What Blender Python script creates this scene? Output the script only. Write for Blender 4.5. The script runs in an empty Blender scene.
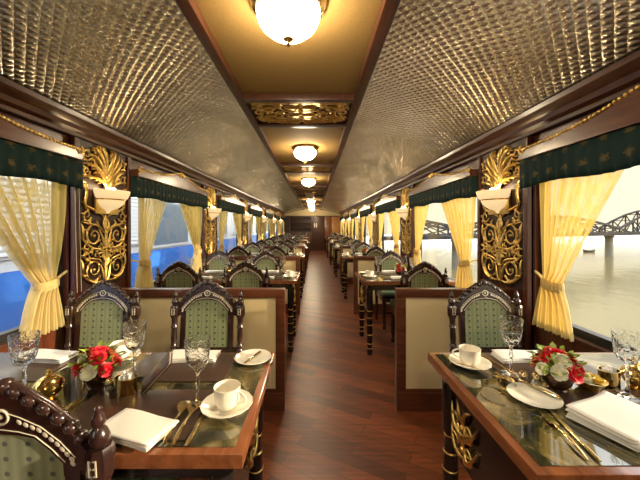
import bpy, bmesh, math, random
from mathutils import Vector, Matrix
random.seed(7)
PI = math.pi
SC = bpy.context.scene
COL = SC.collection

# ------------------------------------------------------------------ layout
XL, XR, XM = -1.62, 1.45, -0.105        # inner wall faces, middle of the ceiling
PITCH, NB = 2.31, 7                     # bay pitch, number of bays
YEND = 16.12
PIL0 = 2.28                             # first pilaster
WIN0 = 1.125                            # first window centre
TT = 0.75                               # table top
ORD = ['first', 'second', 'third', 'fourth', 'fifth', 'sixth', 'seventh', 'eighth']

# ------------------------------------------------------------------ materials
def new_mat(name):
    m = bpy.data.materials.new(name); m.use_nodes = True
    nt = m.node_tree
    return m, nt, nt.nodes['Principled BSDF']
def N(nt, t, **kw):
    n = nt.nodes.new(t)
    for k, v in kw.items():
        if k in n.inputs.keys(): n.inputs[k].default_value = v
        else: setattr(n, k, v)
    return n
def ramp(nt, stops, interp='LINEAR'):
    r = nt.nodes.new('ShaderNodeValToRGB'); e = r.color_ramp.elements
    r.color_ramp.interpolation = interp
    while len(e) < len(stops): e.new(0.5)
    for i, (p, c) in enumerate(stops):
        e[i].position = p; e[i].color = (*c, 1) if len(c) == 3 else c
    return r
def coords(nt, scale=(1, 1, 1), rot=(0, 0, 0)):
    tc = nt.nodes.new('ShaderNodeTexCoord'); mp = nt.nodes.new('ShaderNodeMapping')
    mp.inputs['Scale'].default_value = scale; mp.inputs['Rotation'].default_value = rot
    nt.links.new(tc.outputs['Object'], mp.inputs['Vector'])
    return mp.outputs['Vector']
def bump(nt, b, h, strength=0.3, dist=0.01):
    n = N(nt, 'ShaderNodeBump', Strength=strength, Distance=dist)
    nt.links.new(h, n.inputs['Height']); nt.links.new(n.outputs['Normal'], b.inputs['Normal'])
def plain(name, col, rough=0.5, metal=0.0, coat=0.0, noise=0.0, nscale=40, bmp=0.0, bd=0.003, spec=None):
    m, nt, b = new_mat(name)
    b.inputs['Base Color'].default_value = (*col, 1)
    b.inputs['Roughness'].default_value = rough; b.inputs['Metallic'].default_value = metal
    b.inputs['Coat Weight'].default_value = coat; b.inputs['Coat Roughness'].default_value = 0.08
    if spec is not None: b.inputs['Specular IOR Level'].default_value = spec
    v = coords(nt); t = N(nt, 'ShaderNodeTexNoise', Scale=nscale, Detail=4.0)
    nt.links.new(v, t.inputs['Vector'])
    k = noise if noise else 0.08
    r = ramp(nt, [(0.3, [c * (1 - k) for c in col]), (0.7, [min(1, c * (1 + k)) for c in col])])
    nt.links.new(t.outputs['Fac'], r.inputs['Fac']); nt.links.new(r.outputs['Color'], b.inputs['Base Color'])
    if bmp: bump(nt, b, t.outputs['Fac'], bmp, bd)
    return m
def wood(name, dark, light, scale=(6, 6, 60), rough=0.3, coat=0.3):
    m, nt, b = new_mat(name)
    v = coords(nt, scale)
    t = N(nt, 'ShaderNodeTexNoise', Scale=1.0, Detail=5.0, Distortion=0.6)
    nt.links.new(v, t.inputs['Vector'])
    r = ramp(nt, [(0.3, dark), (0.72, light)])
    nt.links.new(t.outputs['Fac'], r.inputs['Fac']); nt.links.new(r.outputs['Color'], b.inputs['Base Color'])
    b.inputs['Roughness'].default_value = rough; b.inputs['Coat Weight'].default_value = coat
    b.inputs['Coat Roughness'].default_value = 0.15
    bump(nt, b, t.outputs['Fac'], 0.08, 0.002)
    return m

M = {}
M['wood'] = wood('mahogany', (0.045, 0.014, 0.007), (0.10, 0.034, 0.015), (40, 5, 40), 0.34, 0.15)
M['woodv'] = wood('mahogany_upright', (0.05, 0.012, 0.006), (0.12, 0.03, 0.012), (40, 40, 4))
M['rail'] = wood('reddish_mahogany', (0.070, 0.020, 0.009), (0.15, 0.046, 0.018), (5, 40, 40))
M['edge'] = wood('polished_table_edge', (0.16, 0.05, 0.018), (0.32, 0.11, 0.04), (30, 5, 30), 0.2, 0.6)
M['chair'] = wood('dark_rosewood', (0.020, 0.009, 0.008), (0.05, 0.02, 0.015), (50, 50, 8), 0.25, 0.6)
M['orange'] = wood('honey_panel', (0.46, 0.18, 0.035), (0.66, 0.31, 0.075), (5, 5, 30), 0.3, 0.4)
M['gold'] = plain('gilding', (0.80, 0.54, 0.16), 0.30, 1.0, noise=0.25, nscale=60)
M['brass'] = plain('polished_brass', (0.80, 0.55, 0.18), 0.16, 1.0)
M['cutlery'] = plain('gold_plated_cutlery', (0.86, 0.66, 0.32), 0.18, 1.0)
M['cream_gold'] = None
M['panel'] = plain('beige_woven_panel', (0.74, 0.58, 0.31), 0.75, noise=0.10, nscale=160, bmp=0.15)
M['ceil'] = plain('gold_leatherette', (0.30, 0.185, 0.06), 0.85, noise=0.12, nscale=200, bmp=0.2, spec=0.15)
M['back'] = plain('dark_backing', (0.035, 0.013, 0.008), 0.5)
M['black'] = plain('black_lacquer', (0.012, 0.010, 0.009), 0.25, coat=0.4)
M['china'] = plain('ivory_china', (0.86, 0.80, 0.68), 0.18, coat=0.5, noise=0.02)
M['linen'] = plain('white_linen', (0.84, 0.80, 0.73), 0.8, noise=0.04, nscale=300, bmp=0.2, bd=0.001)
M['leather'] = plain('brown_leather', (0.055, 0.028, 0.018), 0.28, coat=0.15, noise=0.25, nscale=120, bmp=0.12, bd=0.001)
M['bowl'] = plain('dark_bronze', (0.10, 0.055, 0.03), 0.22, 0.7)
M['red'] = plain('red_petals', (0.72, 0.015, 0.035), 0.55, noise=0.2)
M['white_petal'] = plain('cream_petals', (0.88, 0.84, 0.66), 0.55, noise=0.06)
M['leaf'] = plain('fresh_leaves', (0.32, 0.42, 0.06), 0.5, noise=0.4, nscale=30)
M['yellow'] = plain('yellow_petals', (0.85, 0.62, 0.12), 0.5, noise=0.2)
M['inlay'] = plain('bone_inlay', (0.72, 0.64, 0.50), 0.35)
M['winblack'] = plain('black_window_frame', (0.012, 0.012, 0.014), 0.35)
M['winblue'] = plain('blue_train_paint', (0.035, 0.16, 0.55), 0.4, noise=0.05)
M['winwhite'] = plain('white_train_paint', (0.78, 0.83, 0.87), 0.4, noise=0.03)
M['grey_glass'] = plain('dim_train_glass', (0.16, 0.22, 0.28), 0.12)
M['steel'] = plain('weathered_steel', (0.03, 0.03, 0.035), 0.9, spec=0.1, noise=0.1, nscale=1)
M['pier'] = plain('pale_stone_pier', (0.20, 0.19, 0.165), 0.9, spec=0.1, noise=0.1, nscale=1)
M['bank'] = plain('haze_tinted_riverbank', (0.50, 0.53, 0.52), 0.95, noise=0.08, nscale=0.2)  # distance haze is mixed into this pale bank colour
M['ground'] = plain('track_ballast', (0.22, 0.20, 0.18), 0.95, noise=0.3, nscale=12)
M['cord'] = plain('ivory_cord', (0.70, 0.58, 0.40), 0.7)
M['lamp_off'] = plain('unlit_frosted_glass', (0.45, 0.36, 0.22), 0.4)
M['boat'] = plain('dark_boat', (0.06, 0.05, 0.045), 0.8)
M['bottle'] = plain('dark_bottle_glass', (0.02, 0.03, 0.02), 0.1, coat=0.5)

def math_n(nt, op, a, b=None):
    n = nt.nodes.new('ShaderNodeMath'); n.operation = op
    for i, x in enumerate((a, b)):
        if x is None: continue
        if isinstance(x, (int, float)): n.inputs[i].default_value = x
        else: nt.links.new(x, n.inputs[i])
    return n.outputs[0]

def emit(name, col, s):
    m, nt, b = new_mat(name)
    b.inputs['Base Color'].default_value = (*col, 1)
    b.inputs['Emission Color'].default_value = (*col, 1); b.inputs['Emission Strength'].default_value = s
    b.inputs['Roughness'].default_value = 0.3
    return m
M['lamp'] = emit('lit_frosted_glass', (1.0, 0.83, 0.56), 60.0)
M['cream_gold'] = emit('glowing_cream_glass_bowl', (0.85, 0.62, 0.32), 0.55)
M['bulb'] = emit('lit_bulb', (1.0, 0.80, 0.50), 58.0)

def glass(name, bumpy=0.0, tint=(0.97, 0.97, 0.95)):
    m, nt, b = new_mat(name)
    b.inputs['Base Color'].default_value = (*tint, 1)
    b.inputs['Roughness'].default_value = 0.02; b.inputs['IOR'].default_value = 1.48
    b.inputs['Transmission Weight'].default_value = 1.0
    if bumpy:
        v = coords(nt)
        w = N(nt, 'ShaderNodeTexVoronoi', Scale=75.0); w.feature = 'F1'
        nt.links.new(v, w.inputs['Vector'])
        bump(nt, b, w.outputs['Distance'], bumpy, 0.004)
    return m
M['glass'] = glass('clear_crystal')
M['cutglass'] = glass('cut_crystal', 0.85)

def pane_mat():
    m, nt, b = new_mat('window_glass'); nt.nodes.remove(b)
    out = nt.nodes['Material Output']
    t = N(nt, 'ShaderNodeBsdfTransparent'); t.inputs['Color'].default_value = (0.97, 0.98, 0.98, 1)
    g = N(nt, 'ShaderNodeBsdfGlossy', Roughness=0.02); ge = N(nt, 'ShaderNodeNewGeometry')
    dt = N(nt, 'ShaderNodeVectorMath', operation='DOT_PRODUCT'); nt.links.new(ge.outputs['Normal'], dt.inputs[0]); nt.links.new(ge.outputs['Incoming'], dt.inputs[1])
    mx = N(nt, 'ShaderNodeMixShader')
    f = math_n(nt, 'ADD', 0.02, math_n(nt, 'MULTIPLY', math_n(nt, 'POWER', math_n(nt, 'SUBTRACT', 1.0, math_n(nt, 'ABSOLUTE', dt.outputs['Value'])), 5.0), 0.5))
    nt.links.new(f, mx.inputs[0]); nt.links.new(t.outputs[0], mx.inputs[1]); nt.links.new(g.outputs[0], mx.inputs[2])
    nt.links.new(mx.outputs[0], out.inputs['Surface'])
    return m
M['pane'] = pane_mat()

def curtain_mat():
    m, nt, b = new_mat('sheer_gold_curtain'); out = nt.nodes['Material Output']
    v = coords(nt, (1, 1, 1)); w = N(nt, 'ShaderNodeTexNoise', Scale=260.0, Detail=2.0); nt.links.new(v, w.inputs['Vector'])
    c1 = (0.74, 0.61, 0.27); c2 = (0.82, 0.71, 0.38)
    r = ramp(nt, [(0.3, c1), (0.7, c2)]); nt.links.new(w.outputs['Fac'], r.inputs['Fac'])
    d = N(nt, 'ShaderNodeBsdfDiffuse'); tr = N(nt, 'ShaderNodeBsdfTranslucent'); tp = N(nt, 'ShaderNodeBsdfTransparent')
    nt.links.new(r.outputs[0], d.inputs[0]); tr.inputs[0].default_value = (0.72, 0.49, 0.10, 1)
    m1 = N(nt, 'ShaderNodeMixShader', Fac=0.45); nt.links.new(d.outputs[0], m1.inputs[1]); nt.links.new(tr.outputs[0], m1.inputs[2])
    m2 = N(nt, 'ShaderNodeMixShader')
    vs2 = coords(nt, (1, 1, 0.03)); sn = N(nt, 'ShaderNodeTexNoise', Scale=26.0, Detail=2.0); nt.links.new(vs2, sn.inputs['Vector'])
    sr = ramp(nt, [(0.38, (0.10, 0.10, 0.10)), (0.62, (0.42, 0.42, 0.42))]); nt.links.new(sn.outputs['Fac'], sr.inputs['Fac']); nt.links.new(sr.outputs[0], m2.inputs[0]); nt.links.new(m1.outputs[0], m2.inputs[1]); nt.links.new(tp.outputs[0], m2.inputs[2])
    nt.links.new(m2.outputs[0], out.inputs['Surface']); nt.nodes.remove(b)
    return m
M['curtain'] = curtain_mat()

def silver_mat():                       # embossed metal tiles in a diamond grid
    m, nt, b = new_mat('embossed_silver')
    v = coords(nt, (1, 1, 1), (0, 0, PI / 4))
    s = N(nt, 'ShaderNodeSeparateXYZ'); nt.links.new(v, s.inputs[0])
    P = 0.038
    tri = lambda o: math_n(nt, 'ABSOLUTE', math_n(nt, 'SUBTRACT', math_n(nt, 'MULTIPLY', math_n(nt, 'FRACT', math_n(nt, 'DIVIDE', o, P)), 2.0), 1.0))
    h = math_n(nt, 'SUBTRACT', 1.0, math_n(nt, 'SMOOTH_MAX', tri(s.outputs[0]), tri(s.outputs[1])))
    v2 = coords(nt); n = N(nt, 'ShaderNodeTexNoise', Scale=2.2, Detail=5.0); nt.links.new(v2, n.inputs['Vector'])
    n2 = N(nt, 'ShaderNodeTexNoise', Scale=70.0, Detail=2.0); nt.links.new(v2, n2.inputs['Vector'])
    r = ramp(nt, [(0.3, (0.60, 0.585, 0.53)), (0.7, (0.92, 0.91, 0.85))]); nt.links.new(n.outputs['Fac'], r.inputs['Fac'])
    nt.links.new(r.outputs[0], b.inputs['Base Color'])
    b.inputs['Metallic'].default_value = 1.0; b.inputs['Roughness'].default_value = 0.27
    hh = math_n(nt, 'ADD', h, math_n(nt, 'MULTIPLY', n2.outputs['Fac'], 0.5))
    bump(nt, b, hh, 1.0, 0.008)
    return m
M['silver'] = silver_mat()

def floor_mat():
    m, nt, b = new_mat('jarrah_plank_floor')
    v = coords(nt, (1, 1, 1), (0, 0, math.radians(28)))
    br = N(nt, 'ShaderNodeTexBrick', Scale=1.0)
    br.inputs['Color1'].default_value = (0.25, 0.066, 0.020, 1); br.inputs['Color2'].default_value = (0.095, 0.023, 0.009, 1)
    br.inputs['Mortar'].default_value = (0.03, 0.008, 0.004, 1); br.inputs['Mortar Size'].default_value = 0.0016
    br.inputs['Brick Width'].default_value = 0.62; br.inputs['Row Height'].default_value = 0.085
    nt.links.new(v, br.inputs['Vector'])
    v2 = coords(nt, (4, 60, 1), (0, 0, math.radians(28)))
    n = N(nt, 'ShaderNodeTexNoise', Scale=1.0, Detail=5.0, Distortion=0.4); nt.links.new(v2, n.inputs['Vector'])
    r = ramp(nt, [(0.3, (0.55, 0.5, 0.5)), (0.7, (1.25, 1.2, 1.2))]); nt.links.new(n.outputs['Fac'], r.inputs['Fac'])
    mx = N(nt, 'ShaderNodeMix', data_type='RGBA', blend_type='MULTIPLY'); mx.inputs[0].default_value = 1.0
    nt.links.new(br.outputs['Color'], mx.inputs[6]); nt.links.new(r.outputs[0], mx.inputs[7])
    nt.links.new(mx.outputs[2], b.inputs['Base Color'])
    b.inputs['Roughness'].default_value = 0.36; b.inputs['Coat Weight'].default_value = 0.0
    bump(nt, b, n.outputs['Fac'], 0.25, 0.002)
    return m
M['floor'] = floor_mat()

def upholstery():                       # sage green with fine stripes and small dark dots
    m, nt, b = new_mat('green_dotted_upholstery')
    v = coords(nt); s = N(nt, 'ShaderNodeSeparateXYZ'); nt.links.new(v, s.inputs[0])
    x, z = s.outputs[0], s.outputs[2]
    u = math_n(nt, 'SUBTRACT', math_n(nt, 'FRACT', math_n(nt, 'ADD', math_n(nt, 'DIVIDE', x, 0.052), 0.5)), 0.5)
    w = math_n(nt, 'SUBTRACT', math_n(nt, 'FRACT', math_n(nt, 'DIVIDE', z, 0.036)), 0.5)
    d = math_n(nt, 'SQRT', math_n(nt, 'ADD', math_n(nt, 'POWER', math_n(nt, 'MULTIPLY', u, 1.4), 2.0), math_n(nt, 'POWER', w, 2.0)))
    dot = math_n(nt, 'LESS_THAN', d, 0.17)
    st = math_n(nt, 'SINE', math_n(nt, 'MULTIPLY', x, 2 * PI / 0.026))
    r = ramp(nt, [(0.0, (0.17, 0.19, 0.085)), (1.0, (0.26, 0.28, 0.14))])
    nt.links.new(math_n(nt, 'ADD', math_n(nt, 'MULTIPLY', st, 0.4), 0.5), r.inputs['Fac'])
    mx = N(nt, 'ShaderNodeMix', data_type='RGBA'); nt.links.new(dot, mx.inputs[0])
    nt.links.new(r.outputs[0], mx.inputs[6]); mx.inputs[7].default_value = (0.03, 0.04, 0.02, 1)
    nt.links.new(mx.outputs[2], b.inputs['Base Color'])
    b.inputs['Roughness'].default_value = 0.5; b.inputs['Sheen Weight'].default_value = 0.4
    return m
M['uphol'] = upholstery()
M['seat'] = plain('green_seat_cloth', (0.11, 0.15, 0.075), 0.6, noise=0.2, nscale=80, bmp=0.2)

def marble():
    m, nt, b = new_mat('olive_marble_under_glass')
    v = coords(nt); n = N(nt, 'ShaderNodeTexNoise', Scale=9.0, Detail=7.0, Distortion=1.2); nt.links.new(v, n.inputs['Vector'])
    r = ramp(nt, [(0.36, (0.012, 0.013, 0.008)), (0.50, (0.055, 0.048, 0.018)), (0.60, (0.16, 0.12, 0.045)), (0.75, (0.36, 0.29, 0.14))])
    nt.links.new(n.outputs['Fac'], r.inputs['Fac']); nt.links.new(r.outputs[0], b.inputs['Base Color'])
    b.inputs['Roughness'].default_value = 0.06; b.inputs['Coat Weight'].default_value = 1.0; b.inputs['Coat Roughness'].default_value = 0.02
    return m
M['marble'] = marble()

def valance_mat():                      # dark green damask with small gold motifs
    m, nt, b = new_mat('green_damask')
    v = coords(nt); s = N(nt, 'ShaderNodeSeparateXYZ'); nt.links.new(v, s.inputs[0])
    x, z = s.outputs[0], s.outputs[2]
    u = math_n(nt, 'SUBTRACT', math_n(nt, 'FRACT', math_n(nt, 'DIVIDE', x, 0.11)), 0.5)
    w = math_n(nt, 'SUBTRACT', math_n(nt, 'FRACT', math_n(nt, 'DIVIDE', math_n(nt, 'ADD', z, 0.03), 0.10)), 0.5)
    d = math_n(nt, 'SQRT', math_n(nt, 'ADD', math_n(nt, 'POWER', u, 2.0), math_n(nt, 'POWER', w, 2.0)))
    n = N(nt, 'ShaderNodeTexNoise', Scale=90.0, Detail=2.0); nt.links.new(v, n.inputs['Vector'])
    dd = math_n(nt, 'ADD', d, math_n(nt, 'MULTIPLY', math_n(nt, 'SUBTRACT', n.outputs['Fac'], 0.5), 0.5))
    r = ramp(nt, [(0.10, (0.10, 0.075, 0.025)), (0.22, (0.004, 0.020, 0.018))]); nt.links.new(dd, r.inputs['Fac'])
    nt.links.new(r.outputs[0], b.inputs['Base Color']); b.inputs['Roughness'].default_value = 0.7; b.inputs['Specular IOR Level'].default_value = 0.2
    return m
M['valance'] = valance_mat()

def water():
    m, nt, b = new_mat('river_water')
    b.inputs['Base Color'].default_value = (0.12, 0.095, 0.04, 1); b.inputs['Roughness'].default_value = 0.15
    v = coords(nt, (0.9, 0.45, 1)); n = N(nt, 'ShaderNodeTexNoise', Scale=1.1, Detail=5.0); nt.links.new(v, n.inputs['Vector'])
    bump(nt, b, n.outputs['Fac'], 0.16, 0.25)
    return m
M['water'] = water()

# ------------------------------------------------------------------ mesh builder
class MB:
    def __init__(s): s.bm = bmesh.new()
    def box(s, a, b, bev=0.0, seg=2):
        g = bmesh.ops.create_cube(s.bm, size=1.0)['verts']
        c = [(a[i] + b[i]) / 2 for i in range(3)]; d = [abs(b[i] - a[i]) for i in range(3)]
        for v in g: v.co = Vector((c[0] + v.co.x * d[0], c[1] + v.co.y * d[1], c[2] + v.co.z * d[2]))
        if bev:
            es = {e for v in g for e in v.link_edges}
            bmesh.ops.bevel(s.bm, geom=list(es), offset=min(bev, min(d) * 0.45), segments=seg, profile=0.7, affect='EDGES')
        return s
    def bar(s, p, q, w, h=None):        # rectangular bar between two points
        h = h or w; p, q = Vector(p), Vector(q); L = (q - p).length
        mt = Matrix.Translation((p + q) / 2) @ (q - p).to_track_quat('Z', 'Y').to_matrix().to_4x4()
        g = bmesh.ops.create_cube(s.bm, size=1.0)['verts']
        for v in g: v.co = mt @ Vector((v.co.x * w, v.co.y * h, v.co.z * L))
        return s
    def lathe(s, prof, c=(0, 0, 0), n=24, a0=0.0, a1=2 * PI, mod=None, axis=None):
        full = abs(a1 - a0 - 2 * PI) < 1e-6; k = n if full else n + 1
        rings = []
        mt = axis or Matrix.Identity(4)
        for (r, z) in prof:
            row = []
            if r < 1e-6:
                v = s.bm.verts.new(Vector(c) + (mt @ Vector((0, 0, z)))); row = [v] * k
            else:
                for i in range(k):
                    t = a0 + (a1 - a0) * i / n; rr = r * (mod(t, z) if mod else 1)
                    row.append(s.bm.verts.new(Vector(c) + (mt @ Vector((rr * math.cos(t), rr * math.sin(t), z)))))
            rings.append(row)
        for A, B in zip(rings, rings[1:]):
            for i in range(n):
                j = (i + 1) % k
                f = []
                for v in (A[i], A[j], B[j], B[i]):
                    if v not in f: f.append(v)
                if len(f) >= 3:
                    try: s.bm.faces.new(f)
                    except ValueError: pass
        return s
    def tube(s, pts, rad, n=6, flat=1.0, up=None):
        pts = [Vector(p) for p in pts]
        if not isinstance(rad, (list, tuple)): rad = [rad] * len(pts)
        rows = []
        for i, p in enumerate(pts):
            d = (pts[min(i + 1, len(pts) - 1)] - pts[max(i - 1, 0)])
            if d.length < 1e-9: d = Vector((0, 0, 1))
            d.normalize()
            u = Vector(up) if up else (Vector((0, 1, 0)) if abs(d.y) < 0.9 else Vector((1, 0, 0)))
            a = d.cross(u); a.normalize(); b = a.cross(d)
            rows.append([s.bm.verts.new(p + (a * math.cos(2 * PI * k / n) + b * math.sin(2 * PI * k / n) * flat) * rad[i]) for k in range(n)])
        for A, B in zip(rows, rows[1:]):
            for k in range(n): s.bm.faces.new((A[k], A[(k + 1) % n], B[(k + 1) % n], B[k]))
        s.bm.faces.new(rows[0][::-1]); s.bm.faces.new(rows[-1])
        return s
    def ell(s, c, r, u=12, v=8, rot=None):
        g = bmesh.ops.create_uvsphere(s.bm, u_segments=u, v_segments=v, radius=1.0)['verts']
        for x in g:
            p = Vector((x.co.x * r[0], x.co.y * r[1], x.co.z * r[2]))
            if rot: p = rot @ p
            x.co = p + Vector(c)
        return s
    def prism(s, poly, y0, y1, bev=0.0):   # polygon in x,z extruded along y
        A = [s.bm.verts.new((x, y0, z)) for x, z in poly]; B = [s.bm.verts.new((x, y1, z)) for x, z in poly]
        n = len(poly); s.bm.faces.new(A); s.bm.faces.new(B[::-1])
        es = []
        for i in range(n):
            s.bm.faces.new((A[(i + 1) % n], A[i], B[i], B[(i + 1) % n]))
        return s
    def strip(s, L, R, y0, y1):            # band between two matching outlines (x,z), extruded along y
        n = len(L)
        V = [[s.bm.verts.new((p[0], y, p[1])) for p in (L[i], R[i]) for y in (y0, y1)] for i in range(n)]
        for a, b in zip(V, V[1:]):
            for q in ((0, 1), (1, 3), (3, 2), (2, 0)):
                s.bm.faces.new((a[q[0]], a[q[1]], b[q[1]], b[q[0]]))
        s.bm.faces.new((V[0][0], V[0][2], V[0][3], V[0][1])); s.bm.faces.new((V[-1][0], V[-1][1], V[-1][3], V[-1][2]))
        return s
    def sheet(s, rows):
        V = [[s.bm.verts.new(p) for p in r] for r in rows]
        for A, B in zip(V, V[1:]):
            for i in range(len(A) - 1): s.bm.faces.new((A[i], A[i + 1], B[i + 1], B[i]))
        return s
    def xf(s, f):
        for v in s.bm.verts: v.co = Vector(f(v.co))
        return s
    def build(s, name, mat, parent=None, smooth=True, ang=35, loc=None, solid=0.0):
        bmesh.ops.recalc_face_normals(s.bm, faces=s.bm.faces[:])
        me = bpy.data.meshes.new(name); s.bm.to_mesh(me); s.bm.free()
        me.materials.append(M[mat] if isinstance(mat, str) else mat)
        if smooth:
            me.shade_smooth(); me.set_sharp_from_angle(angle=math.radians(ang))
        o = bpy.data.objects.new(name, me); COL.objects.link(o)
        if parent: o.parent = parent
        if loc: o.location = loc
        if solid:
            md = o.modifiers.new('thickness', 'SOLIDIFY'); md.thickness = solid; md.offset = 0
        return o

def tag(o, label, cat, group=None, kind=None):
    if label: o['label'] = label
    if cat: o['category'] = cat
    if group: o['group'] = group
    if kind: o['kind'] = kind
    return o
def thing(name, label, cat, loc=(0, 0, 0), rz=0.0, group=None):
    o = bpy.data.objects.new(name, None); COL.objects.link(o)
    o.empty_display_size = 0.05
    o.location = loc; o.rotation_euler = (0, 0, rz)
    return tag(o, label, cat, group)
def dup(root, loc, rz=0.0, label=None, group=None):
    r = root.copy(); COL.objects.link(r); r.location = loc; r.rotation_euler = (0, 0, rz)
    if label: r['label'] = label
    if group: r['group'] = group
    for ch in list(root.children):
        c = ch.copy(); COL.objects.link(c); c.parent = r
        for g in list(ch.children):
            d = g.copy(); COL.objects.link(d); d.parent = c
    return r
class Proto:
    """first call moves the original, later calls copy it"""
    def __init__(s, root): s.root, s.used = root, False
    def put(s, loc, rz, label, group=None):
        if not s.used:
            s.used = True; o = s.root; o.location = loc; o.rotation_euler = (0, 0, rz); o['label'] = label
            if group: o['group'] = group
            return o
        return dup(s.root, loc, rz, label, group)
def struct(name, mb, mat, parent=None, **kw):
    o = mb.build(name, mat, parent, **kw)
    if parent is None: o['kind'] = 'structure'
    return o

# ------------------------------------------------------------------ room shell
SIDES = [('left', -1, XL), ('right', 1, XR)]
Y0 = -2.45
def wall_rz(s): return PI / 2 if s < 0 else -PI / 2
WH = 0.845                                # half width of a window opening
ZS, ZH = 0.68, 1.76                      # sill and head
wins = [WIN0 + PITCH * k for k in range(-1, NB)]
struct('floor', MB().box((XL - 0.1, Y0 - 0.1, -0.06), (XR + 0.1, YEND + 0.1, 0)), 'floor', smooth=False)
for side, s, xw in SIDES:
    xo = xw + s * 0.09
    mb = MB().box((xw, Y0, 0), (xo, YEND, ZS - 0.02)).box((xw, Y0, ZH), (xo, YEND, 2.06))
    ys = [Y0] + [v for w in wins for v in (w - WH, w + WH)] + [YEND]
    for a, b in zip(ys[0::2], ys[1::2]): mb.box((xw, a, ZS - 0.02), (xo, b, ZH))
    struct('wall_' + side, mb, 'woodv', smooth=False)
    # skirting
    struct('baseboard_' + side, MB().box((xw, Y0, 0), (xw - s * 0.02, YEND, 0.10), 0.004), 'wood', ang=30)
    # stepped cornice
    prof = [(0, 1.895), (0.045, 1.895), (0.05, 1.915), (0.075, 1.93), (0.085, 1.955), (0.10, 1.965), (0.125, 1.99), (0.13, 2.015), (0, 2.03)]
    mb = MB()
    A = [mb.bm.verts.new((xw - s * p, Y0, z)) for p, z in prof]; B = [mb.bm.verts.new((xw - s * p, YEND, z)) for p, z in prof]
    for i in range(len(prof)): mb.bm.faces.new((A[i], A[(i + 1) % len(prof)], B[(i + 1) % len(prof)], B[i]))
    mb.bm.faces.new(A); mb.bm.faces.new(B)
    struct('trim_%d' % (1 if s < 0 else 2), mb, 'wood', ang=25)
# vaulted embossed ceiling: two silver wings and the flat middle
XCL, XCR, ZC = -0.535, 0.325, 2.215
mb = MB()
def arc(x0, z0, x1, z1, bulge, n=18):
    return [(x0 + (x1 - x0) * i / n, z0 + (z1 - z0) * i / n + bulge * math.sin(PI * i / n)) for i in range(n + 1)]
for s, xw, xc in ((-1, XL, XCL), (1, XR, XCR)):
    P = arc(xw - s * 0.10, 2.015, xc, ZC, 0.045)
    Q = [(x, z + 0.05) for x, z in P]
    mb.strip(P, Q, Y0, YEND)
cl = mb.build('ceiling', 'silver', ang=60); cl['kind'] = 'structure'
struct('ceiling_panel', MB().box((XCL, Y0, ZC + 0.012), (XCR, YEND, ZC + 0.06)), 'ceil', cl, smooth=False)
mb = MB()
for a, b in ((XCL - 0.01, XCL + 0.045), (XCR - 0.045, XCR + 0.015)):
    mb.box((a, Y0, ZC - 0.035), (b, YEND, ZC + 0.03), 0.006)
struct('trim_3', mb, 'wood', ang=30)
# back wall of the car (behind the camera) and far end wall
struct('wall_back', MB().box((XL - 0.09, Y0 - 0.08, 0), (XR + 0.09, Y0, 2.4)), 'wood', smooth=False)
we = MB().box((XL - 0.09, YEND, 0), (XR + 0.09, YEND + 0.08, 1.84)).build('wall_end', 'wood', smooth=False); we['kind'] = 'structure'
lun = [(XL, 1.84), (XR, 1.84), (XR, 2.04)] + [(x, z + 0.02) for x, z in arc(XR - 0.10, 2.02, XCR, ZC, 0.045)] + [(XCR, 2.27), (XCL, 2.27)] + [(x, z + 0.02) for x, z in arc(XCL, ZC, XL + 0.10, 2.02, 0.045)] + [(XL, 2.04)]
struct('arched_panel', MB().prism(lun, YEND, YEND + 0.08), 'panel', we, smooth=False)
struct('trim_4', MB().box((XL + 0.13, YEND - 0.03, 1.81), (XR - 0.13, YEND - 0.001, 1.85), 0.005), 'wood')
mb = MB()
for s, xw, xc in ((-1, XL, XCL), (1, XR, XCR)):
    P = arc(xw - s * 0.14, 2.0, xc, ZC - 0.01, 0.04); mb.strip([(x, z - 0.035) for x, z in P], P, YEND - 0.03, YEND - 0.001)
struct('trim_5', mb, 'wood')
struct('trim_6', MB().box((0.95, YEND - 0.025, 0.10), (1.40, YEND - 0.001, 1.80), 0.006), 'orange')
struct('trim_7', MB().box((0.58, YEND - 0.05, 0.0), (0.90, YEND - 0.001, 1.80), 0.006), 'edge')
d = MB().box((-0.06, YEND - 0.04, 0.0), (0.54, YEND - 0.001, 1.80), 0.006).build('door_1', 'wood'); d['kind'] = 'structure'
for x in (0.03, 0.13):
    MB().lathe([(0.0, -0.012), (0.032, -0.010), (0.032, 0.0), (0, 0.0)], (x, YEND - 0.041, 1.34), 20, axis=Matrix.Rotation(-PI / 2, 4, 'X')).xf(lambda c: (c.x, c.y, 1.34 + (c.z - 1.34) * 4.2)).build('etched_pane', 'china', d)
MB().tube([(0.47, YEND - 0.045, 1.0), (0.47, YEND - 0.085, 1.0), (0.40, YEND - 0.085, 1.0)], 0.009).build('handle', 'brass', d)
# bar cabinet on the end wall
bc = thing('bar_cabinet', 'dark wooden shelved cabinet against the far end wall left of the door', 'cabinet', (-0.72, YEND - 0.002, 0))
MB().box((-0.60, -0.03, 0.02), (0.60, 0, 1.78), 0.003).build('back_panel', 'back', bc)
mb = MB()
for a in (-0.60, 0.565): mb.box((a, -0.27, 0), (a + 0.035, 0, 1.79), 0.004)
mb.box((-0.60, -0.27, 1.755), (0.60, 0, 1.79), 0.004).box((-0.60, -0.25, 0.0), (0.60, 0, 0.08), 0.004)
mb.build('carcass', 'wood', bc)
for z in (0.98, 1.22, 1.48): MB().box((-0.565, -0.24, z), (0.565, -0.031, z + 0.025), 0.003).build('shelf', 'rail', bc)
for x in (-0.58, 0.0): MB().box((x + 0.005, -0.275, 0.09), (x + 0.575, -0.245, 0.97), 0.008).build('cabinet_door', 'wood', bc)

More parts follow.
